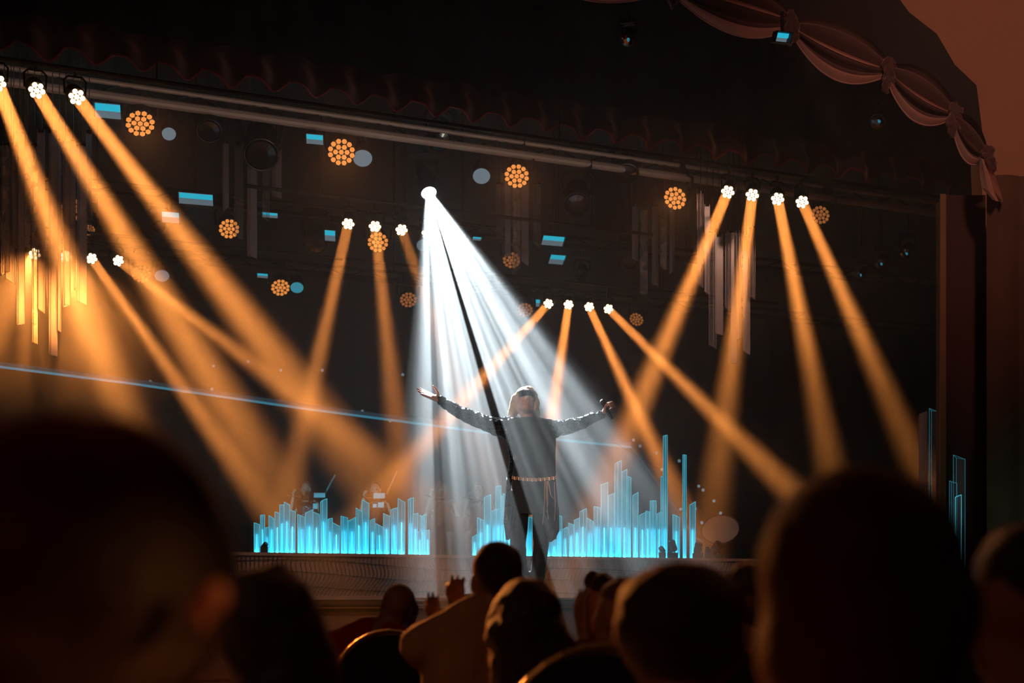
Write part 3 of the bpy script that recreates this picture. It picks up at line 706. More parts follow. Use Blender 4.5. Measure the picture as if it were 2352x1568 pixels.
# ------------------------------------------------------------------ red scalloped border and upper drapes
red_m = mat('red_velvet', srgb(34, 4, 6), .9, var=.3, vscale=5, sheen=.6)
def scallop_border():
    Y0 = 13.75; t = empty('scalloped_border', line_pt(Y0, 0)+Vector((0, 0, EYE+4.22)), 'dark red scalloped border cloth running above the pale truss', 'curtain')
    X0, X1, h = -4.4, 6.6, EYE+4.22
    L = (line_pt(Y0, X1)-line_pt(Y0, X0)).length; per = .36; n = int(L/per*14); vs = []; fs = []
    nz_ = 8
    for i in range(n+1):
        s = i/n*L; p = line_pt(Y0, X0+(X1-X0)*i/n); k = int(s/per); fr = s/per-k; rnd = random.Random(k); sag = .05+.05*rnd.random()
        hem = -sag*4*fr*(1-fr)
        for j in range(nz_+1):
            t_ = j/nz_; z = h+hem*(1-t_)+t_*.35+.02*math.sin(fr*math.pi*2)*(1-t_); d = .07*math.sin(2*math.pi*fr)*(1-t_*.6)+.03*math.sin(t_*9)*4*fr*(1-fr)
            q = p+NS*d; vs.append((q.x, q.y, z))
    for i in range(n):
        for j in range(nz_): a = i*(nz_+1)+j; fs.append((a, a+nz_+1, a+nz_+2, a+1))
    MB().add(vs, fs).build('scallops', red_m, t, smooth=True)
    pts = [Vector(vs[i*(nz_+1)]) for i in range(n+1)]
    MB().tube(pts, .009, 5).build('hem_cord', mat('red_cord', srgb(120, 18, 18), .8), t)
    fold_cloth(Y0-.22, X0-6, X1+2, h+.13, 9.95, .06, .5, nz=2).build('upper_cloth', cloth_black, t, smooth=True)
scallop_border()
light('border_red', 'AREA', (-1.2, 9.0, 4.3), 3.0, (1, .12, .08), target=(0.2, 13.8, 5.5), size=2.0)

wl = SP(800, 0, 14.3); wl.z = 5.35
o = light('truss_fill', 'AREA', wl, 3.2, (1, .85, .75), target=wl+Vector((-.447, .894, .25)), shape='RECTANGLE', size=8.0, size_y=.08, spread=R(120))  # added strip fill behind the border to brighten the truss pipes
# proscenium wall at right with arch opening
YW = 13.0
arch = [(2030,-60),(2085,30),(2150,80),(2190,150),(2240,198),(2252,300),(2256,420)]
mb = MB(); inner = [P(x, y, YW) for x, y in arch]+[P(2256, 1700, YW)]
outer = [Vector((9.0, YW, p.z)) for p in inner]
v = inner+outer+[p+Vector((0, .3, 0)) for p in inner]; n = len(inner)
mb.add(v, [(i, i+1, n+i+1, n+i) for i in range(n-1)]+[(i, 2*n+i, 2*n+i+1, i+1) for i in range(n-1)])
mb.box(((P(2030, 0, YW).x+9)/2, YW+.15, (inner[0].z+10)/2), (9-P(2030, 0, YW).x, .3, 10-inner[0].z))
struct('wall_right', mb, wall_m, label='warm brown proscenium wall at right of the arch')
# black arch curtain between wall edge and swags
def arch_band():
    YB = 12.85
    hemL = [(1200,-60),(1300,-40),(1540,-40),(1700,30),(1810,55),(1930,110),(2030,150),(2110,220),(2185,255),(2215,330),(2262,372)]
    out_ = [(1200,-400),(1500,-400),(1800,-400),(2000,-120),(2038,-40),(2088,28),(2152,78),(2193,148),(2243,196),(2256,300),(2268,372)]
    vs = [P(x, y, YB) for x, y in hemL]+[P(x, y, YB) for x, y in out_]+[P(x, y, YB-.04) for x, y in hemL]+[P(x, y, YB-.04) for x, y in out_]
    n = len(hemL)
    fs = [(i, i+1, n+i+1, n+i) for i in range(n-1)]+[(2*n+i, 3*n+i, 3*n+i+1, 2*n+i+1) for i in range(n-1)]+[(n+i, n+i+1, 3*n+i+1, 3*n+i) for i in range(n-1)]
    o = MB().add(vs, fs).build('arch_curtain', mat('arch_cloth', srgb(24, 10, 10), .95)); tag(o, 'black velvet curtain following the arch above the swags', 'curtain')
arch_band()
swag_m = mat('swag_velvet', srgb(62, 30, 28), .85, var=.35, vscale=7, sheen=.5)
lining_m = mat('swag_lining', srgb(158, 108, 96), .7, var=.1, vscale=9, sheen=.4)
def swag(A, B, low, YB, label, upn=(0, -1), thick=55):
    """Draped swag between knots A and B (pixels at depth YB); low = lowest hem point."""
    A_, B_, Lw = P(A[0], A[1], YB), P(B[0], B[1], YB), P(low[0], low[1], YB)
    t = empty('curtain_swag', (A_+B_)/2, label, 'curtain', 'draped velvet swags of the arch')
    mid = (A_+B_)/2; ctrl = Lw*2-mid
    tp = thick/F*YB; up = (mid-Lw).normalized()
    ns, nt_ = 28, 26
    def pt(s, q):   # q: 0 hem .. 1 top
        hemp = A_*(1-s)**2+ctrl*2*s*(1-s)+B_*s**2
        topc = (mid*.72+Lw*.28)+up*tp*.8
        tc_ = topc*2-mid
        topp = (A_+up*tp*.35)*(1-s)**2+tc_*2*s*(1-s)+(B_+up*tp*.35)*s**2
        p = hemp.lerp(topp, q); bell = (4*s*(1-s))**.5 if 0 < s < 1 else 0
        return p+Vector((0, -.05-.11*bell*abs(math.sin(q*math.pi*3.2+.5)), 0))+up*(.02*bell*math.sin(q*9))
    def patch(q0, q1, m, name, n=8, off=0):
        vs = [pt(i/ns, q0+(q1-q0)*k/n)+Vector((0, off, 0)) for i in range(ns+1) for k in range(n+1)]
        fs = [(i*(n+1)+k, (i+1)*(n+1)+k, (i+1)*(n+1)+k+1, i*(n+1)+k+1) for i in range(ns) for k in range(n)]
        MB().add(vs, fs).build(name, m, t, smooth=True)
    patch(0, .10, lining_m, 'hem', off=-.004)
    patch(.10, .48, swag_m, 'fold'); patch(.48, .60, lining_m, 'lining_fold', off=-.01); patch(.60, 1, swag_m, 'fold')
    MB().tube([pt(i/ns, 0) for i in range(ns+1)], .008, 5).build('piping', lining_m, t)
    mb = MB(); mb.ell(B_+Vector((0, -.11, 0))+up*tp*.15, (.055, .05, .08)); mb.ell(B_+Vector((-.02, -.13, -.07)), (.035, .05, .10)); mb.ell(B_+Vector((.03, -.13, -.05)), (.03, .04, .08)); fuse(mb, 'knot', swag_m, t, voxel=.012, it=1, disp=.03, dscale=14)
    return t
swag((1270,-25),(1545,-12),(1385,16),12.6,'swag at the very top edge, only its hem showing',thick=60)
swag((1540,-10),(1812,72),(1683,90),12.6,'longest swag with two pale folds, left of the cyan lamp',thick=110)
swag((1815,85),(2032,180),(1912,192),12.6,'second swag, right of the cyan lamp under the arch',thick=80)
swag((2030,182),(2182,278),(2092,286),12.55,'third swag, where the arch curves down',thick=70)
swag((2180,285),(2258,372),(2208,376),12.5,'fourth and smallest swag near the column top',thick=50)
# tail
mb = MB(); pts = [(2258,366,10),(2268,400,20),(2276,435,24),(2292,462,14)]
rings = []
for (x, y, w) in pts:
    rings.append([P(x-w*.9, y-4, 12.30), P(x-w*.3, y, 12.22), P(x+w*.2, y, 12.30), P(x+w*.9, y+3, 12.24), P(x+w*.8, y+3, 12.32), P(x-w*.8, y-3, 12.35)])
mb.loft(rings); o = mb.build('swag_tail', lining_m, smooth=False); tag(o, 'pale hanging tail at the end of the swags', 'curtain')

# right pillar / leg curtains
pl = empty('pillar', (4.0, 13, 0)); pl['kind'] = 'structure'; pl['label'] = 'dark red panelled pillar at right with a gold edge'
def vbox(x0, x1, Y, z0, z1, th, name, m, par):
    a, b = (x0-CX)/F*Y, (x1-CX)/F*Y; return MB().box(((a+b)/2, Y+th/2, (z0+z1)/2), (b-a, th, z1-z0)).build(name, m, par)
vbox(2160, 2173, 12.7, 0, EYE+(HY-445)/F*12.7, .02, 'gold_edge', mat('old_gold', srgb(112, 72, 38), .7, .1, var=.2, vscale=8), pl)
vbox(2173, 2264, 12.75, 0, EYE+(HY-448)/F*12.75, .3, 'red_panel', mat('pillar_red', srgb(56, 17, 15), .85, var=.35, vscale=3), pl)
mb = MB(); 
o = empty('side_curtain', (4.3, 12.4, 0), 'brownish pleated side curtain at the right picture edge', 'curtain')
def pleat(x0, x1, Y, z1, m, nm):
    a, b = (x0-CX)/F*Y, (x1-CX)/F*Y; n = 30; vs = []; fs = []
    for i in range(n+1):
        s = i/n; X = a+(b-a)*s; d = -.05*abs(math.sin(s*math.pi*2.5))
        vs += [(X, Y+d, 0), (X, Y+d, z1)]
    for i in range(n): fs.append((2*i, 2*i+2, 2*i+3, 2*i+1))
    MB().add(vs, fs).build(nm, m, o, smooth=True)
pleat(2266, 2460, 12.4, EYE+(HY-405)/F*12.4, mat('side_cloth', srgb(78, 46, 34), .9, var=.3, vscale=4), 'pleats')

# ------------------------------------------------------------------ glowing line and bulbs on the rear screen
strip = [(-30, 838, 20.0), (300, 880, 21.5), (700, 938, 23.4), (1120, 993, 25.2), (1450, 1026, 26.8)]
t = empty('light_line', P(700, 938, 23.4), 'thin cyan glowing line crossing behind the singer', 'light strip')
lm = emis('line_cyan', (.06, .42, .62, 1), .5); lm2 = emis('line_dim', (.12, .30, .42, 1), .12)
def ribbon(pts, hpx, m, nm, par):
    vs = []; fs = []
    for (x, y, Y) in pts:
        p = P(x, y, Y); h = hpx/F*Y/2; vs += [p+Vector((0, 0, h)), p-Vector((0, 0, h)), p+Vector((0, .05, h)), p+Vector((0, .05, -h))]
    for i in range(len(pts)-1):
        a = i*4; fs += [(a, a+1, a+5, a+4), (a+2, a+6, a+7, a+3), (a, a+4, a+6, a+2), (a+1, a+3, a+7, a+5)]
    return MB().add(vs, fs).build(nm, m, par)
def sub(pts, n=8):
    o = []
    for i in range(len(pts)-1):
        for k in range(n): o.append(tuple(pts[i][j]+(pts[i+1][j]-pts[i][j])*k/n for j in range(3)))
    return o+[pts[-1]]
ribbon(sub(strip), 4.5, lm, 'lit_tube', t)
ribbon(sub([(x, y-7, Y+.02) for x, y, Y in strip]), 8, lm2, 'housing', t, )
ribbon([(1450, 1026, 26.8), (1520, 1120, 26.9), (1590, 1225, 27)], 4, lm2, 'side_tube', t)
ribbon([(1590, 1225, 27), (1600, 1235, 27), (1625, 1250, 27)], 3, lm2, 'side_tube', t)
sn = empty('bulb_net', P(1300, 900, 27.5), 'net of tiny dim bulbs on the rear curtain above and right of the cyan line', 'lights')
bulb_m = emis('net_bulb', (.35, .6, .75, 1), .35)
bulbs = [(345,876),(487,893),(643,921),(832,944),(896,966),(1455,1010),(1470,1024),(1520,1078),(1560,1058),(1597,1168),(1612,1200),(1605,1116),(1563,1169),(1655,1178),(1574,1130),(1508,1040),(490,840),(570,830),(740,850),(1615,1125),(1640,1150),(645,850),(925,860)]
for (x, y) in bulbs:
    p = P(x, y, 26); MB().ell(p, .026, nu=8, nv=6).build('bulb', bulb_m, sn)
mb = MB()
for i in range(0, len(bulbs)-1):
    pass
mb.tube([P(1400, 1010, 26.1), P(1520, 1080, 26.1), P(1600, 1160, 26.1), P(1660, 1260, 26.1)], .006, 4); mb.tube([P(345, 870, 26.1), P(832, 940, 26.1), P(1400, 1010, 26.1)], .005, 4)
mb.build('net_cord', blackp, sn)

# ------------------------------------------------------------------ people
def unit(v): v = Vector(v); return v.normalized()
def hand(mb, wrist, d, n, size=.18, curl=(.15, .2, .2), spread=.12, thumb=1, thumb_up=.5, thumb_len=1.0):
    """Palm, four unequal fingers with knuckle bends and a thumb off the side. d: wrist to fingers, n: palm normal."""
    d, n = unit(d), unit(n); n = (n-d*n.dot(d)).normalized(); s = d.cross(n)*thumb      # s points to the thumb side
    pl = size*.50; w = size*.42; wrist = Vector(wrist); kn = []
    for i in range(4):
        off = (1.5-i)/3*w*.78; a = wrist+s*off*.45+d*pl*.08; b = wrist+d*pl*(1-.05*abs(i-1))+s*off; kn.append(b)
        mb.cap_(a, b, size*.075, size*.062, 8)
    mb.ell(wrist+d*pl*.5, (size*.19, size*.19, size*.1), rot=Matrix((s, d, n)).transposed().to_quaternion(), nu=10, nv=8)
    L = [.44, .50, .46, .36]
    for i in range(4):
        p = kn[i]; f = (d+s*(1.5-i)*spread).normalized(); Lf = L[i]*size; nn = n
        rr = [size*.062, size*.056, size*.050, size*.042]
        for j, fr in enumerate((.45, .31, .24)):
            ang = curl[j]; f2 = (f*math.cos(ang)+nn*math.sin(ang)).normalized(); nn = (nn*math.cos(ang)-f*math.sin(ang)).normalized(); f = f2
            q = p+f*Lf*fr; mb.cap_(p, q, rr[j], rr[j+1], 8); p = q
    tb = wrist+s*w*.35+d*pl*.18; td = (d*.65+s*.75+n*thumb_up).normalized()
    t1 = tb+td*size*.22*thumb_len; t2 = t1+(td*.6+d*.5).normalized()*size*.19*thumb_len; t3 = t2+(d*.8+td*.3+n*.1).normalized()*size*.13*thumb_len
    mb.cap_(tb, t1, size*.085, size*.065, 8); mb.cap_(t1, t2, size*.062, size*.055, 8); mb.cap_(t2, t3, size*.054, size*.042, 8)
    return wrist+d*pl
def head_shapes(mb, C, f, u, k=1.0, female=False):
    f, u = unit(f), unit(u); u = (u-f*u.dot(f)).normalized(); s = f.cross(u); q = Matrix((s, f, u)).transposed().to_quaternion()
    A = lambda a, b, c: C+(s*a+f*b+u*c)*k
    mb.ell(A(0, -.012, .03), (.076*k, .096*k, .088*k), rot=q, nu=20, nv=14)
    mb.ell(A(0, .020, -.03), (.062*k, .074*k, .082*k), rot=q)
    mb.ell(A(0, .058, -.085), (.030*k, .028*k, .026*k), rot=q, nu=12, nv=8)      # chin
    for sd in (-1, 1):
        mb.cap_(A(.054*sd, -.005, -.045), A(.020*sd, .058, -.088), .026*k, .020*k, 8)        # jaw
        mb.ell(A(.040*sd, .070, -.012), (.022*k, .016*k, .018*k), rot=q, nu=10, nv=6)        # cheek
        mb.ell(A(.030*sd, .082, .022), (.022*k, .012*k, .008*k), rot=q, nu=10, nv=6)         # brow
        mb.ell(A(.080*sd, -.008, -.004), (.010*k, .020*k, .033*k), rot=q, nu=10, nv=8)       # ear
        mb.ell(A(.010*sd, .092, -.030), (.010*k, .011*k, .009*k), rot=q, nu=8, nv=6)         # nostril
    mb.cap_(A(0, .086, .012), A(0, .104, -.024), .009*k, .013*k, 8)              # nose
    mb.ell(A(0, .086, -.050), (.024*k, .012*k, .007*k), rot=q, nu=10, nv=6); mb.ell(A(0, .084, -.061), (.021*k, .012*k, .008*k), rot=q, nu=10, nv=6)  # lips
    return A, s, f, u, q
skin_dark = mat('skin', srgb(176, 118, 92), .5, spec=.4)
skin_pale = mat('skin_singer', srgb(205, 160, 140), .45)
hair_dark = mat('hair_dark', srgb(30, 20, 17), .55, sheen=.8, bump=.6, bscale=120)
hair_brown = mat('hair_brown', srgb(112, 66, 40), .5, sheen=.8, bump=.6, bscale=120)
hair_grey = mat('hair_grey', srgb(80, 58, 48), .5, sheen=.8, bump=.6, bscale=120)

def seated(label, px, py, Y, k=1.0, hair=None, hair_m=None, shirt=None, yaw=0, tilt=.1, body_dx=0, sh_w=.20, hands=None, disp=.006, skin=None, vox=.013, drop=0, hairmore=None):
    """Audience member seated on the hall floor, seen from behind. (px, py): middle of the head."""
    if hair: py = hair[0][1]-hair[0][3]+(.118*k+.016)/Y*F
    C = P(px, py, Y); t = empty('person', (C.x, C.y, 0), label, 'person'); f = Vector((math.sin(yaw), math.cos(yaw), .05)); u = Vector((0, -tilt*.3, 1))
    mb = MB(); A, s, ff, uu, q = head_shapes(mb, C, f, u, k)
    X = lambda a, b, c: Vector((C.x+body_dx*(-c if c < 0 else 0)+a*k*math.cos(yaw), C.y+b*k-a*k*math.sin(yaw), C.z+c*k+(drop if c < -.1 else 0)))
    neck = X(0, -.03, -.20); seat = .52
    mb.cap_(C+Vector((0, -.02, -.03))*k, neck, .056*k, .062*k)
    hips = Vector((X(0, 0, -.62).x, C.y+.02, seat))
    def torso(m_, g=0):
        m_.cap_(X(-.12, -.02, -.27), X(.12, -.02, -.27), .075*k+g, .075*k+g)
        m_.cap_(X(-sh_w+.02, -.02, -.295), X(-.04, -.03, -.19), .058*k+g, .05*k+g); m_.cap_(X(sh_w-.02, -.02, -.295), X(.04, -.03, -.19), .058*k+g, .05*k+g)
        m_.cap_(X(-.07, 0, -.33), hips+Vector((-.08, 0, .03)), .12*k+g, .12*k+g); m_.cap_(X(.07, 0, -.33), hips+Vector((.08, 0, .03)), .12*k+g, .12*k+g)
    torso(mb)
    arms = hands or {}
    slv = []
    for sd, nm in ((-1, 'l'), (1, 'r')):
        sh = X(sd*sh_w, -.02, -.30)
        if nm in arms:
            el, wr, hd, hn, th = arms[nm]
        else:
            el = X(sd*(sh_w+.05), .06, -.56); wr = X(sd*.10, .30, -.60); hd, hn, th = Vector((-sd*.6, .7, -.2)), Vector((0, 0, -1)), -sd
        mb.cap_(sh, el, .050*k, .040*k); mb.cap_(el, wr, .040*k, .027*k)
        hand(mb, wr, hd, hn, size=.185*k, thumb=th)
        slv.append((sh, el, wr))
    for sd in (-1, 1):
        hp = hips+Vector((sd*.10, .02, 0)); kn = Vector((hp.x+sd*.04, C.y+.46, seat+.02)); an = Vector((kn.x, kn.y-.04, .09))
        mb.cap_(hp, kn, .085*k, .06*k); mb.cap_(kn, an, .055*k, .038*k); mb.cap_(an-Vector((0, .03, .04)), an+Vector((0, .17, -.055)), .04*k, .032*k)
    fuse(mb, 'body', skin or skin_dark, t, voxel=vox, it=3)
    m2 = MB(); torso(m2, .014)
    for sh, el, wr in slv:
        m2.cap_(sh, el, .064*k, .054*k); m2.cap_(el, el.lerp(wr, .82), .053*k, .040*k)
    fuse(m2, 'shirt', shirt or mat('shirt_dark', srgb(46, 30, 30), .9), t, voxel=.015, it=4, disp=.008, dscale=9)
    m3 = MB()
    for sd in (-1, 1):
        hp = hips+Vector((sd*.10, .02, 0)); kn = Vector((hp.x+sd*.04, C.y+.46, seat+.02)); an = Vector((kn.x, kn.y-.04, .12))
        m3.cap_(hp, kn, .098*k, .072*k); m3.cap_(kn, an, .068*k, .055*k)
    fuse(m3, 'trousers', mat('trousers_dark', srgb(28, 24, 26), .9), t, voxel=.02, it=3)
    if hair:
        m4 = MB()
        for h in hair:
            cx, cy, rx, ry = h[:4]; dep = h[4] if len(h) > 4 else .10; dy = h[5] if len(h) > 5 else -.012
            m4.ell(P(cx, cy, Y)+Vector((0, dy, 0)), (rx/F*Y, dep, ry/F*Y), nu=24, nv=16)
        fuse(m4, 'hair', hair_m or hair_dark, t, voxel=.009, it=3, disp=disp, dscale=16)
    return t

# foreground
seated('person with a huge dark out-of-focus head at bottom left', 190, 1330, 1.2, 1.12, hair=[(195, 1265, 345, 318, .13), (60, 1300, 330, 330, .12), (310, 1330, 255, 270, .12), (150, 1480, 330, 200, .11)],
       shirt=mat('shirt_red', srgb(110, 24, 24), .9), yaw=.35, disp=.004)
H1 = [o for o in bpy.data.objects if o.get('label', '').startswith('person with a huge dark')][0]
mb = MB(); e0 = P(484, 1386, 1.08); qe = Vector((.35, 0, 1)).to_track_quat('Z', 'Y')
mb.ell(e0+Vector((.002, 0, .004)), (.0085, .010, .0125), rot=qe, nu=12, nv=8); mb.ell(e0+Vector((-.006, 0, -.004)), (.007, .009, .010), rot=qe, nu=12, nv=8); mb.ell(e0+Vector((-.006, 0, -.012)), (.005, .007, .007), nu=10, nv=6)
fuse(mb, 'ear', skin_dark, H1, voxel=.002, it=2, label='ear lit bright orange')
light('ear_fill', 'SPOT', (2.4, .2, 2.1), 150, (1, .40, .12), target=e0, spot_size=R(2.6), spot_blend=1, shadow_soft_size=.05)  # added narrow fill that lights only the ear
seated('person with dark hair and a small top knot in front of the bald man', 625, 1420, 2.6, .95, hair=[(618, 1415, 112, 118, .10), (645, 1305, 18, 16, .02), (640, 1480, 122, 130, .10), (665, 1550, 120, 150, .10)], yaw=.1, disp=.006)
seated('person with large dark blurred head in front of the right part of the stage', 1562, 1400, 2.7, 1.05, hair=[(1563, 1398, 150, 108, .11), (1550, 1440, 142, 120, .11), (1570, 1480, 145, 110, .1)], yaw=-.1, disp=.005)
seated('person with big brown-edged blurred head at bottom right', 1985, 1320, 1.7, 1.12, hair=[(1975, 1310, 235, 240, .12), (1990, 1400, 250, 250, .12), (1960, 1500, 232, 220, .11)], hair_m=hair_brown, shirt=mat('shirt_maroon', srgb(84, 22, 22), .9), yaw=-.2, disp=.004)
seated('person in dark clothes at the bottom right corner of the picture', 2350, 1340, 2.45, 1.1, hair=[(2345, 1320, 105, 118, .12)], yaw=-.1)
seated('person with dark round hair behind the big brown-edged head', 1712, 1350, 5.0, .95, hair=[(1715, 1345, 55, 58, .10), (1722, 1400, 52, 60, .08)], hair_m=hair_grey, yaw=0)
# the bald man in red
seated('bald man in a fuzzy red top left of the clapping people', 917, 1398, 7.2, 1.02, shirt=mat('fuzzy_red', srgb(190, 30, 28), .9, bump=.8, bscale=60, sheen=.5), tilt=.3, body_dx=-.50, drop=.10, sh_w=.24, disp=.0)
# centre man, clapping
Yc = 5.0
seated('man with short dark hair and pale shirt clapping below the singer', 1143, 1318, Yc, 1.0, hair=[(1143, 1300, 59, 58, .098, -.02), (1150, 1335, 50, 42, .085, -.035)],
       shirt=mat('shirt_pale', srgb(190, 140, 110), .85, var=.1), body_dx=-.12, sh_w=.215, drop=.10, yaw=-.12, vox=.0085,
       hands={'l': (P(1040, 1560, Yc+.24), P(1062, 1424, Yc+.36), Vector((-.26, .35, .9)), Vector((.5, .6, 0)), 1),
              'r': (P(1075, 1540, Yc+.30), P(1024, 1466, Yc+.44), Vector((-.42, .2, .85)), Vector((.6, .5, .2)), 1)}, disp=.003)
seated('person with long dark hair directly in front of the clapping man', 1212, 1410, 4.0, .98, hair=[(1208, 1402, 80, 72, .10), (1205, 1450, 92, 80, .10), (1222, 1510, 102, 90, .10), (1230, 1560, 105, 80, .10)], yaw=0, disp=.012)
Yh = 4.6
seated('woman with orange-rimmed hair raising clapping hands at centre right', 1425, 1400, Yh, .98, hair=[(1432, 1378, 55, 52, .10), (1425, 1420, 45, 60, .09)], hair_m=hair_brown, yaw=-.2, vox=.0085, body_dx=-.1,
       shirt=mat('shirt_rust', srgb(120, 60, 42), .9),
       hands={'l': (P(1336, 1560, Yh+.16), P(1344, 1474, Yh+.2), Vector((-.16, .25, 1)), Vector((.7, .3, 0)), 1)}, disp=.012)
cur = [(1375+18*math.cos(a)*random.uniform(.4, 1.5), 1338+16*math.sin(a)*random.uniform(.4, 1.4), 12, 12, .03) for a in [i*.7 for i in range(18)]]
seated('person with curly dark hair behind the orange-rimmed woman', 1385, 1362, 5.6, .95, hair=[(1382, 1350, 32, 34, .09)]+cur, yaw=.1, disp=.01)
seated('small dark head glimpsed between the clapping hands', 1080, 1400, 8.0, .95, hair=[(1080, 1395, 34, 32, .09)], yaw=0)

# audience chairs with round backs
def round_chair(px, py, Y, label, rx=.23):
    t = empty('banquet_chair', (P(px, py, Y).x, Y, 0), label, 'chair', 'round-backed audience chairs')
    c = P(px, py, Y); top = c.z; x = c.x
    arc = lambda k, dy: [Vector((x+math.cos(a)*rx*k, Y+dy, top-rx*1.05+math.sin(a)*rx*1.05*k)) for a in [math.pi*i/16 for i in range(17)]]
    legs = lambda k, dy: [Vector((x+rx*k*.93, Y+dy, .5))]
    hoop = [Vector((x+rx*.85, Y+.03, .46))]+arc(1, 0)+[Vector((x-rx*.85, Y+.03, .46))]
    MB().tube(hoop, .011, 8).build('back_frame', gold_m, t)
    pts = [Vector((x+rx*.80, Y+.03, .5))]+arc(.95, 0)+[Vector((x-rx*.80, Y+.03, .5))]
    n = len(pts); vs = [p+Vector((0, -.025, 0)) for p in pts]+[p+Vector((0, .025, 0)) for p in pts]
    MB().add(vs, [tuple(range(n)), tuple(range(n, 2*n))[::-1]]+[(i, (i+1) % n, n+(i+1) % n, n+i) for i in range(n)]).build('backrest', mat('chair_cloth', srgb(24, 16, 18), .9), t)
    MB().box((x, Y+.24, .46), (rx*1.9, .44, .07)).build('seat', mat('chair_cloth'), t)
    for sx in (-1, 1):
        for dy in (.04, .42): MB().tube([Vector((x+sx*rx*.8, Y+dy, .43)), Vector((x+sx*rx*.88, Y+dy+(.03 if dy > .2 else -.03), 0))], .012, 6).build('leg', gold_m, t)
round_chair(893, 1450, 6.5, 'black round-backed chair with gold rim behind the bald man')
round_chair(1378, 1487, 3.7, 'black round-backed chair with gold rim below the raised hands')

# ------------------------------------------------------------------ the singer
YSI = 12.75
Q = lambda x, y, dy=0: P(x, y, YSI)+Vector((0, dy, 0))
sg = empty('person', (Q(1215, 1373).x, YSI, STZ), 'singer in black sequinned coat and dark visor glasses, arms spread wide, head back', 'person')
mb = MB()
Ch = Q(1209, 922); fh = Vector((.12, -.93, .34)); uh = Vector((0, .34, .93))
A, s_, f_, u_, q_ = head_shapes(mb, Ch, fh, uh, .98)
mb.cap_(Ch+Vector((0, .02, -.03)), Q(1212, 962, .02), .052, .060)
mb.cap_(Q(1180, 985), Q(1245, 985), .075, .075); mb.cap_(Q(1216, 990), Q(1224, 1120), .10, .10); mb.cap_(Q(1207, 1000), Q(1210, 1130), .085, .09); mb.cap_(Q(1232, 1000), Q(1238, 1130), .085, .09)
mb.cap_(Q(1168, 986), Q(1080, 956), .042, .036); mb.cap_(Q(1080, 956), Q(1012, 921), .036, .025)
mb.cap_(Q(1262, 988), Q(1335, 970), .042, .036); mb.cap_(Q(1335, 970), Q(1384, 950), .036, .026)
hand(mb, Q(1010, 919), Vector((-.80, -.12, .36)), Vector((.32, -.55, .8)), size=.205, curl=(-.03, .06, .06), spread=.07, thumb=1, thumb_up=.9)
hand(mb, Q(1386, 949), Vector((.25, -.25, .62)), Vector((.85, -.3, -.1)), size=.18, curl=(.9, 1.25, .9), spread=.03, thumb=1, thumb_up=.9)
for (h, k_, an) in ((Q(1192, 1140), Q(1190, 1262, -.02), Q(1203, 1366, .03)), (Q(1246, 1140), Q(1241, 1262, -.02), Q(1226, 1366, .03))):
    mb.cap_(h, k_, .082, .052); mb.cap_(k_, an, .050, .036)
fuse(mb, 'body', skin_pale, sg, voxel=.0075, it=2)
# coat
seq_m = mat('sequin_cloth', srgb(34, 34, 38), .38, .35, bump=1.0, bscale=130, bkind='voronoi', spec=.8)
def sequin_tweak():
    nt = seq_m.node_tree; b = nt.nodes['Principled BSDF']
    tc = nt.nodes.new('ShaderNodeTexCoord'); v = nt.nodes.new('ShaderNodeTexVoronoi'); v.inputs['Scale'].default_value = 95; nt.links.new(tc.outputs['Object'], v.inputs['Vector'])
    vm = nt.nodes.new('ShaderNodeVectorMath'); vm.operation = 'SUBTRACT'; vm.inputs[1].default_value = (.5, .5, .5); nt.links.new(v.outputs['Color'], vm.inputs[0])
    sc = nt.nodes.new('ShaderNodeVectorMath'); sc.operation = 'SCALE'; sc.inputs['Scale'].default_value = 1.6; nt.links.new(vm.outputs[0], sc.inputs[0])
    g = nt.nodes.new('ShaderNodeNewGeometry'); ad = nt.nodes.new('ShaderNodeVectorMath'); nt.links.new(g.outputs['Normal'], ad.inputs[0]); nt.links.new(sc.outputs[0], ad.inputs[1])
    nm = nt.nodes.new('ShaderNodeVectorMath'); nm.operation = 'NORMALIZE'; nt.links.new(ad.outputs[0], nm.inputs[0]); nt.links.new(nm.outputs[0], b.inputs['Normal'])
    b.inputs['Roughness'].default_value = .22; b.inputs['Metallic'].default_value = .8
sequin_tweak()
coat_m = mat('coat_cloth', srgb(24, 25, 27), .8, sheen=.2)
def oval(y, x0, x1, dep, n=24, dy=0):
    c = Q((x0+x1)/2, y, dy); a = (x1-x0)/2/F*YSI
    return [c+Vector((math.cos(k*2*math.pi/n)*a, math.sin(k*2*math.pi/n)*dep, 0)) for k in range(n)]
mb = MB()
mb.loft([oval(958, 1190, 1236, .06), oval(963, 1166, 1262, .09), oval(969, 1154, 1276, .11), oval(990, 1158, 1277, .13), (oval(1020, 1172, 1276, .135)), oval(1050, 1178, 1275, .13), oval(1085, 1177, 1277, .13), oval(1110, 1175, 1279, .14), oval(1150, 1171, 1281, .15), oval(1180, 1168, 1282, .15)])
fuse(mb, 'coat', coat_m, sg, voxel=.011, it=2, disp=.006, dscale=7)
# side skirts of the open coat
for pts, nm in (([(1168, 1165, 1186), (1166, 1190, 1184), (1165, 1215, 1180), (1166, 1236, 1174)], 'left'), ([(1244, 1165, 1283), (1248, 1195, 1284), (1254, 1220, 1284), (1258, 1236, 1276), (1262, 1243, 1268)], 'right')):
    rings = []
    for (xa, y, xb) in pts:
        a, b = Q(xa, y, 0), Q(xb, y, 0); n = 8
        rings.append([a+(b-a)*k/n+Vector((0, -.10-.015*math.sin(k*1.7+y*.05), 0)) for k in range(n+1)]+[a+(b-a)*(n-k)/n+Vector((0, .12+.015*math.sin(k*1.3), 0)) for k in range(n+1)])
    MB().loft(rings).build('coat_skirt', coat_m, sg)
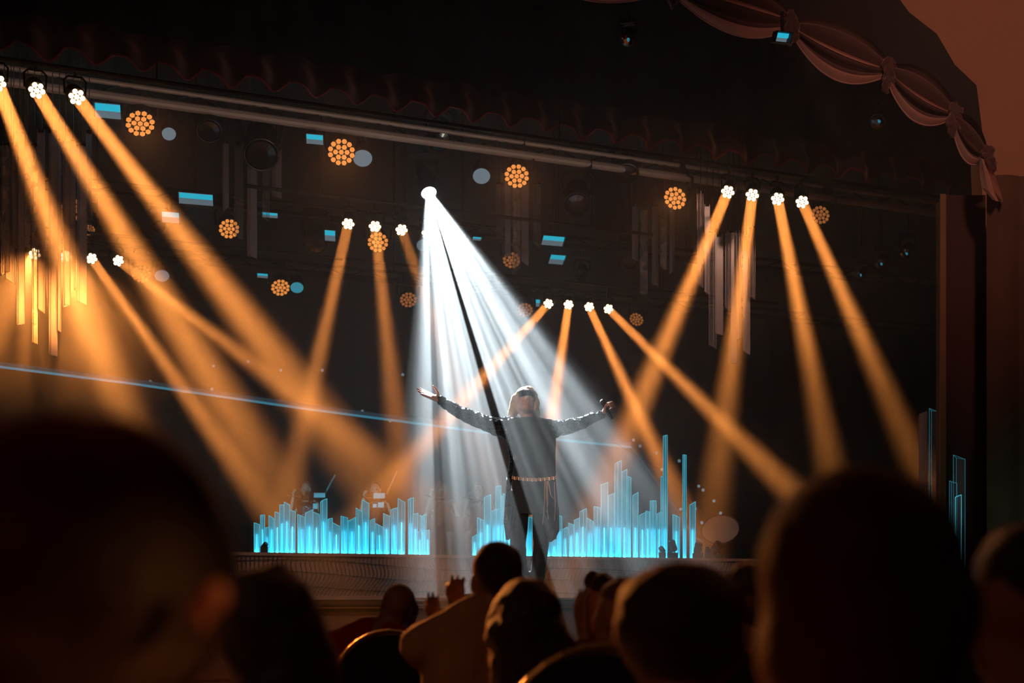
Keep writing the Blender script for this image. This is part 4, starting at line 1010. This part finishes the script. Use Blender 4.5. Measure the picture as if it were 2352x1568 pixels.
# sequin sleeves and edge
mb = MB()
L = [(1012, 919, .040), (1030, 931, .047), (1070, 954, .058), (1115, 972, .066), (1150, 983, .074), (1172, 990, .074)]
for i in range(len(L)-1): mb.cap_(Q(*L[i][:2]), Q(*L[i+1][:2]), L[i][2], L[i+1][2])
L = [(1382, 951, .038), (1370, 957, .045), (1340, 969, .054), (1300, 981, .062), (1266, 986, .076)]
fuse(mb, 'sleeve', seq_m, sg, voxel=.011, it=1, disp=.012, dscale=16)
mb = MB()
for i in range(len(L)-1): mb.cap_(Q(*L[i][:2]), Q(*L[i+1][:2]), L[i][2], L[i+1][2])
fuse(mb, 'sleeve', seq_m, sg, voxel=.011, it=1, disp=.012, dscale=16)
mb = MB(); pts = [(1166, 1000), (1172, 1030), (1175, 1060), (1170, 1100), (1166, 1150), (1163, 1200), (1166, 1240)]
mb.tube([Q(x, y, -.04) for x, y in pts], [.02, .02, .018, .022, .022, .022, .014], 8); mb.build('sequin_edge', seq_m, sg, smooth=True)
# shoulder ornaments
mb = MB(); mb.ell(Q(1160, 962, -.03), (.022, .02, .018), nu=10, nv=8)
for i in range(8): mb.ell(Q(1150+i*3, 961+random.uniform(-3, 3), -.04), .008, nu=6, nv=4)
mb.build('brooch', seq_m, sg)
MB().ell(Q(1184, 963, -.02), (.060, .05, .016), nu=14, nv=8).build('shoulder_panel', mat('satin', srgb(70, 74, 78), .3), sg, smooth=True)
MB().ell(Q(1256, 966, -.02), (.05, .05, .016), nu=14, nv=8).build('shoulder_panel', mat('satin'), sg, smooth=True)
# trousers, shoes
mb = MB()
for (h, k_, k2, an) in ((Q(1192, 1140), Q(1190, 1250, -.02), Q(1195, 1310, 0), Q(1203, 1362, .03)), (Q(1246, 1140), Q(1243, 1250, -.02), Q(1236, 1310, 0), Q(1228, 1362, .03))):
    mb.cap_(h, k_, .094, .066); mb.cap_(k_, k2, .064, .062); mb.cap_(k2, an, .062, .058)
fuse(mb, 'trousers', mat('trouser_black', srgb(18, 19, 21), .7), sg, voxel=.011, it=2, disp=.004)
for x in (1203, 1227):
    mb = MB(); mb.cap_(Q(x, 1369, .05)+Vector((0, 0, .01)), Q(x, 1372, -.15)+Vector((0, 0, .01)), .036, .03); z0 = STZ
    o = fuse(mb, 'shoe', mat('shoe_black', srgb(14, 14, 15), .3), sg, voxel=.01, it=1)
# belt chain and tassels
chain_m = mat('gold_chain', srgb(190, 160, 120), .3, .9)
mb = MB()
for row_ in range(3):
    pts = [(1177+i*4.9, 1097+row_*2.6+4.5*math.sin(i/20*math.pi)) for i in range(21)]
    for i, (x, y) in enumerate(pts): mb.tube([Q(x-1.7, y, -.142-.0), Q(x+1.7, y+(1 if i % 2 else -1), -.146)], .0035, 4)
belt = mb.build('belt_chain', chain_m, sg)
for (x0, y0, x1, y1, x2, y2) in [(1250, 1108, 1250, 1150, 1246, 1206), (1253, 1108, 1254, 1150, 1258, 1194), (1256, 1108, 1257, 1160, 1255, 1178), (1258, 1108, 1264, 1140, 1270, 1148), (1272, 1110, 1274, 1160, 1273, 1198)]:
    MB().tube([Q(x0, y0, -.155), Q(x1, y1, -.165), Q(x2, y2, -.165)], .0032, 5).build('tassel', chain_m, belt)
# hair
blonde = mat('hair_blonde', srgb(214, 188, 150), .45, bump=.5, bscale=150)
mb = MB()
mb.ell(A(-.004, -.014, .062), (.090, .096, .072), rot=q_, nu=20, nv=14)
mb.ell(A(-.01, -.05, .0), (.104, .075, .10), rot=q_, nu=20, nv=14)
mb.ell(A(-.072, .0, -.02), (.036, .06, .075), rot=q_, nu=14, nv=10)
mb.cap_(Q(1184, 915, .03), Q(1179, 948, .04), .042, .036); mb.cap_(Q(1232, 925, .03), Q(1234, 950, .04), .030, .028); mb.cap_(Q(1195, 930, .07), Q(1215, 950, .07), .06, .06)
mb.cap_(Q(1176, 930, .03), Q(1173, 952, .03), .022, .018)
fuse(mb, 'hair', blonde, sg, voxel=.009, it=2, disp=.010, dscale=22)
# visor glasses
pts = [A(.078*math.sin(a), .045+.062*math.cos(a), .022) for a in [(-1.25+2.5*i/14) for i in range(15)]]
vs = []
for p in pts: vs += [p+u_*.026, p-u_*.024+f_*.004]
vis = MB().add(vs, [(2*i, 2*i+1, 2*i+3, 2*i+2) for i in range(14)]).build('visor', mat('visor_dark', srgb(22, 26, 24), .12, spec=1), sg, smooth=True)
MB().tube([p+u_*.028 for p in pts], .004, 6).build('visor_rim', mat('visor_rim', srgb(170, 165, 170), .2, .8), vis)
# microphone in the hand
mic = empty('microphone', Q(1394, 942), 'dark handheld microphone in the raised hand on the right', 'microphone')
a, b = Q(1384, 925, -.03), Q(1406, 964, -.02); dm = (b-a).normalized()
MB().ell(a, (.026, .026, .028), nu=14, nv=10).build('grille', mat('mic_grille', srgb(60, 62, 66), .35, .7, bump=.5, bscale=200), mic, smooth=True)
MB().disc_stack(a, dm, [(.015, .022), (.03, .024), (.035, .018), (.12, .013), (.155, .012)], 14).build('handle', mat('mic_black', srgb(14, 14, 15), .35), mic, smooth=True)

# ------------------------------------------------------------------ musicians behind the prisms
def musician(px, py, Y, label, dress, bow, has_face=True, k=1.0, plat=RZ):
    C = P(px, py, Y); t = empty('person', (C.x, C.y, plat), label, 'person'); mb = MB()
    f = Vector((0, -1, 0)); A, s, ff, uu, q = head_shapes(mb, C, f, (0, 0, 1), k)
    X = lambda a, b, c: C+Vector((a, -b, c))*k
    mb.cap_(C, X(0, -.01, -.2), .045*k, .05*k); hips = Vector((C.x, C.y, plat+.52))
    mb.cap_(X(-.11, 0, -.27), X(.11, 0, -.27), .06, .06); mb.cap_(X(0, 0, -.3), hips, .12, .12); mb.cap_(X(-.05, 0, -.3), hips, .1, .11)
    lw = X(-.14, .30, -.12); rw = X(.20, .26, -.20)
    mb.cap_(X(-.16, 0, -.28), X(-.22, .18, -.42), .042, .034); mb.cap_(X(-.22, .18, -.42), lw, .034, .024); hand(mb, lw, (0, -.5, .5), (1, 0, 0), .17, curl=(.5, .8, .6))
    mb.cap_(X(.16, 0, -.28), X(.27, .10, -.42), .042, .034); mb.cap_(X(.27, .10, -.42), rw, .034, .024); hand(mb, rw, (-.4, -.6, .2), (0, 0, -1), .17, curl=(.5, .8, .6))
    for sd in (-1, 1):
        hp = hips+Vector((sd*.1, 0, 0)); kn = hp+Vector((sd*.05, -.42, .0)); an = Vector((kn.x, kn.y+.05, plat+.08))
        mb.cap_(hp, kn, .08, .058); mb.cap_(kn, an, .05, .036); mb.cap_(an-Vector((0, 0, .03)), an+Vector((0, -.16, -.045)), .038, .03)
    fuse(mb, 'body', skin_pale, t, voxel=.013, it=2)
    m2 = MB(); m2.cap_(X(-.11, 0, -.28), X(.11, 0, -.28), .072, .072); m2.cap_(X(0, 0, -.31), hips, .135, .14); m2.cap_(hips-Vector((0, .02, 0)), hips+Vector((0, -.42, -.02)), .15, .12); m2.cap_(X(-.16, 0, -.28), X(-.22, .18, -.42), .052, .044); m2.cap_(X(.16, 0, -.28), X(.27, .10, -.42), .052, .044)
    m2.cap_(hips+Vector((0, -.42, -.02)), hips+Vector((0, -.40, -.40)), .12, .14)
    fuse(m2, 'dress', dress, t, voxel=.018, it=2)
    m4 = MB(); m4.ell(C+Vector((0, .03, .04)), (.088, .09, .095), nu=18, nv=12); m4.cap_(C+Vector((0, .06, -.02)), C+Vector((0, .07, -.16)), .07, .05)
    fuse(m4, 'hair', hair_dark, t, voxel=.012, it=2, disp=.006)
    for sd in (-1, 1): MB().ell(A(.03*sd, .086, .008), (.013, .006, .007), nu=8, nv=6).build('eye', mat('eye_dark', srgb(20, 16, 16), .2), t)
    MB().box((C.x, C.y+.02, plat+.40), (.42, .42, .05)).build('stool', blackp, t) if False else None
    # violin held under the chin
    v = empty('violin', X(-.05, .2, -.14), 'violin held by the ' + label.split(' behind')[0].split(' in ')[0]+(' at left' if px < 800 else ' at right' if px < 900 else ' far right'), 'violin', 'violins of the players')
    vd = (lw-X(.02, .05, -.15)).normalized(); c0 = X(.0, .10, -.15)
    m = MB(); qv = vd.to_track_quat('X', 'Z')
    m.ell(c0+vd*.02, (.09, .10, .022), rot=qv, nu=14, nv=6); m.ell(c0+vd*.14, (.09, .082, .022), rot=qv, nu=14, nv=6); m.build('body', mat('violin_wood', srgb(120, 60, 26), .3), v, smooth=True)
    MB().tube([c0+vd*.18, c0+vd*.38], [.014, .010], 6).build('neck', mat('violin_neck', srgb(40, 26, 20), .4), v)
    MB().disc_stack(c0+vd*.38, vd.orthogonal(), [(-.012, .014), (.012, .014)], 8).build('scroll', mat('violin_wood'), v)
    if bow:
        (x0, y0, x1, y1) = bow; a, b = P(x0, y0, Y-.35), P(x1, y1, Y-.35)
        bo = empty('violin_bow', (a+b)/2, 'thin raised violin bow of the player at '+('left' if px < 800 else 'centre left'), 'bow', 'raised violin bows')
        MB().tube([a, b], .0065, 6).build('stick', mat('bow_wood', srgb(170, 150, 140), .4), bo); off = Vector((.012, 0, -.006))
        MB().tube([a+off, b+off], .0035, 4).build('hair_ribbon', mat('bow_hair', srgb(200, 200, 200), .5), bo)
        MB().box(a.lerp(b, .06)+off*.5, (.02, .012, .03)).build('frog', blackp, bo)
paper_m = mat('sheet_paper', srgb(200, 230, 240), .6)
def music_stand(px, py, w, h, Y, label, extra=()):
    c = P(px, py, Y); t = empty('music_stand', (c.x, c.y, RZ), label, 'music stand', 'music stands behind the left prisms')
    W_, H_ = w/F*Y, h/F*Y; ez = Vector((0, .35, 1)).normalized(); ex = Vector((1, 0, 0)); ey = ez.cross(ex)
    dk = MB().box(c+Vector((0, .012, 0)), (W_*1.05, .01, H_*1.1), ex, ey, ez).build('desk', blackp, t)
    MB().box(c, (W_, .006, H_), ex, ey, ez).build('sheet', paper_m, dk)
    for (x, y, ww, hh) in extra:
        q = P(x, y, Y); MB().box(q, (ww/F*Y, .006, hh/F*Y), ex, ey, ez).build('sheet', paper_m, dk)
    MB().tube([c+Vector((0, .03, 0)), Vector((c.x, c.y+.03, RZ+.3))], .012, 6).build('pole', blackp, t)
    for k in range(3):
        a = k*2*math.pi/3; MB().tube([Vector((c.x, c.y+.03, RZ+.3)), Vector((c.x+.22*math.cos(a), c.y+.03+.22*math.sin(a), RZ+.01))], .008, 5).build('leg', blackp, t)
seqd = mat('sequin_dress', srgb(120, 130, 135), .25, .8, bump=1, bscale=60, bkind='voronoi')
darkd = mat('dark_dress', srgb(26, 24, 28), .7)
musician(701, 1124, 23.5, 'violinist in sparkling dress behind the left prisms', seqd, (747, 1130, 769, 1089))
musician(862, 1126, 23.5, 'violinist in dark clothes behind the left prisms', darkd, (884, 1140, 911, 1081))
musician(1012, 1124, 23.8, 'dim musician in the haze of the white beam', darkd, None)
musician(1098, 1128, 23.8, 'dim musician directly left of the singer', darkd, None)
music_stand(734, 1137, 26, 11, 22.9, 'music stand with cyan-lit sheets beside the left violinist', [(724, 1162, 10, 13)])
music_stand(871, 1138, 26, 13, 22.9, 'music stand with cyan-lit sheets before the second violinist', [(861, 1161, 9, 9), (875, 1159, 14, 13)])
light('floor_wash', 'SPOT', P(790, 1262, 21.3), 100, (.15, .75, 1), target=P(780, 1130, 23.3), spot_size=R(110), spot_blend=1, shadow_soft_size=.1)
light('floor_wash', 'SPOT', P(1060, 1262, 21.5), 1.5, (.15, .75, 1), target=P(1060, 1130, 23.6), spot_size=R(90), spot_blend=1, shadow_soft_size=.1)

# ------------------------------------------------------------------ small lamps and drum on the riser
def floor_lamp(px, py, Y0, r_px, label, d, plat=RZ):
    c = SP(px, py, Y0); r = r_px/F*c.y; d = unit(d); t = empty('floor_lamp', (c.x, c.y, plat), label, 'stage lamp', 'black lamps standing on the riser')
    MB().disc_stack(c-d*r*1.5, d, [(0, r*.6), (r*.4, r*.9), (r*2.4, r), (r*2.8, r*.95)], 16).build('head', blackp, t, smooth=False)
    MB().disc_stack(c+d*r*1.31, d, [(0, r*.85), (.004, r*.7)], 14).build('lens', lens_dark, t)
    u = d.cross(Vector((0, 0, 1))).normalized()
    for s in (-1, 1): MB().tube([c+u*s*r*1.05, Vector((c.x, c.y, plat+.05))+u*s*r*1.1], r*.16, 6).build('yoke_arm', blackp, t)
    MB().box((c.x, c.y, plat+.03), (r*2.6, r*2.2, .06)).build('base', blackp, t)
floor_lamp(607, 1253, Y_RIS+.12, 6, 'small tilted lamp on the riser before the leftmost prisms', (.6, -.4, .6))
floor_lamp(1521, 1262, Y_RIS+.14, 6, 'small low lamp on the riser in front of the tall thin prism', (-.4, -.6, .4))
floor_lamp(1545, 1253, Y_RIS+.16, 9, 'larger black lamp on the riser right of the tall thin prism', (-.4, -.2, 1))
floor_lamp(1603, 1258, Y_RIS+.2, 9, 'orange-lit black lamp on the riser right of the last prisms', (.2, -.4, 1))
floor_lamp(1645, 1258, Y_RIS+.6, 11, 'orange-lit round lamp on the riser, rightmost', (.5, -.5, .7))
floor_lamp(1625, 1263, Y_RIS+.3, 5, 'tiny black lamp between the two orange-lit riser lamps', (0, -.5, 1))
dr = empty('drum', (SP(1655, 1216, 19).x, SP(1655, 1216, 19).y, RZ), 'pale oval drum faintly visible behind the rightmost riser lamps', 'drum')
c = SP(1655, 1216, 19); dn = unit((-.2, -.75, .62)); r = 44/F*c.y
MB().disc_stack(c-dn*.25, dn, [(0, r), (.25, r)], 28).build('shell', mat('drum_shell', srgb(60, 44, 42), .4), dr)
MB().disc_stack(c, dn, [(0, r*.97), (.006, r*.95)], 28).build('drumhead', mat('drum_skin', srgb(150, 145, 150), .6), dr)
u = dn.orthogonal().normalized(); w = dn.cross(u)
MB().tube([c+(u*math.cos(a)+w*math.sin(a))*r for a in [k*math.pi/14 for k in range(28)]], .012, 6, closed=True).build('hoop', ring_m, dr)
for k in range(3):
    a = k*2.1; MB().tube([c-dn*.2+Vector((math.cos(a)*r*.4, math.sin(a)*r*.4, -.05)), Vector((c.x+math.cos(a)*r*.8, c.y+.2+math.sin(a)*r*.8, RZ))], .012, 6).build('leg', ring_m, dr)

bpy.data.scenes.remove(SCR)
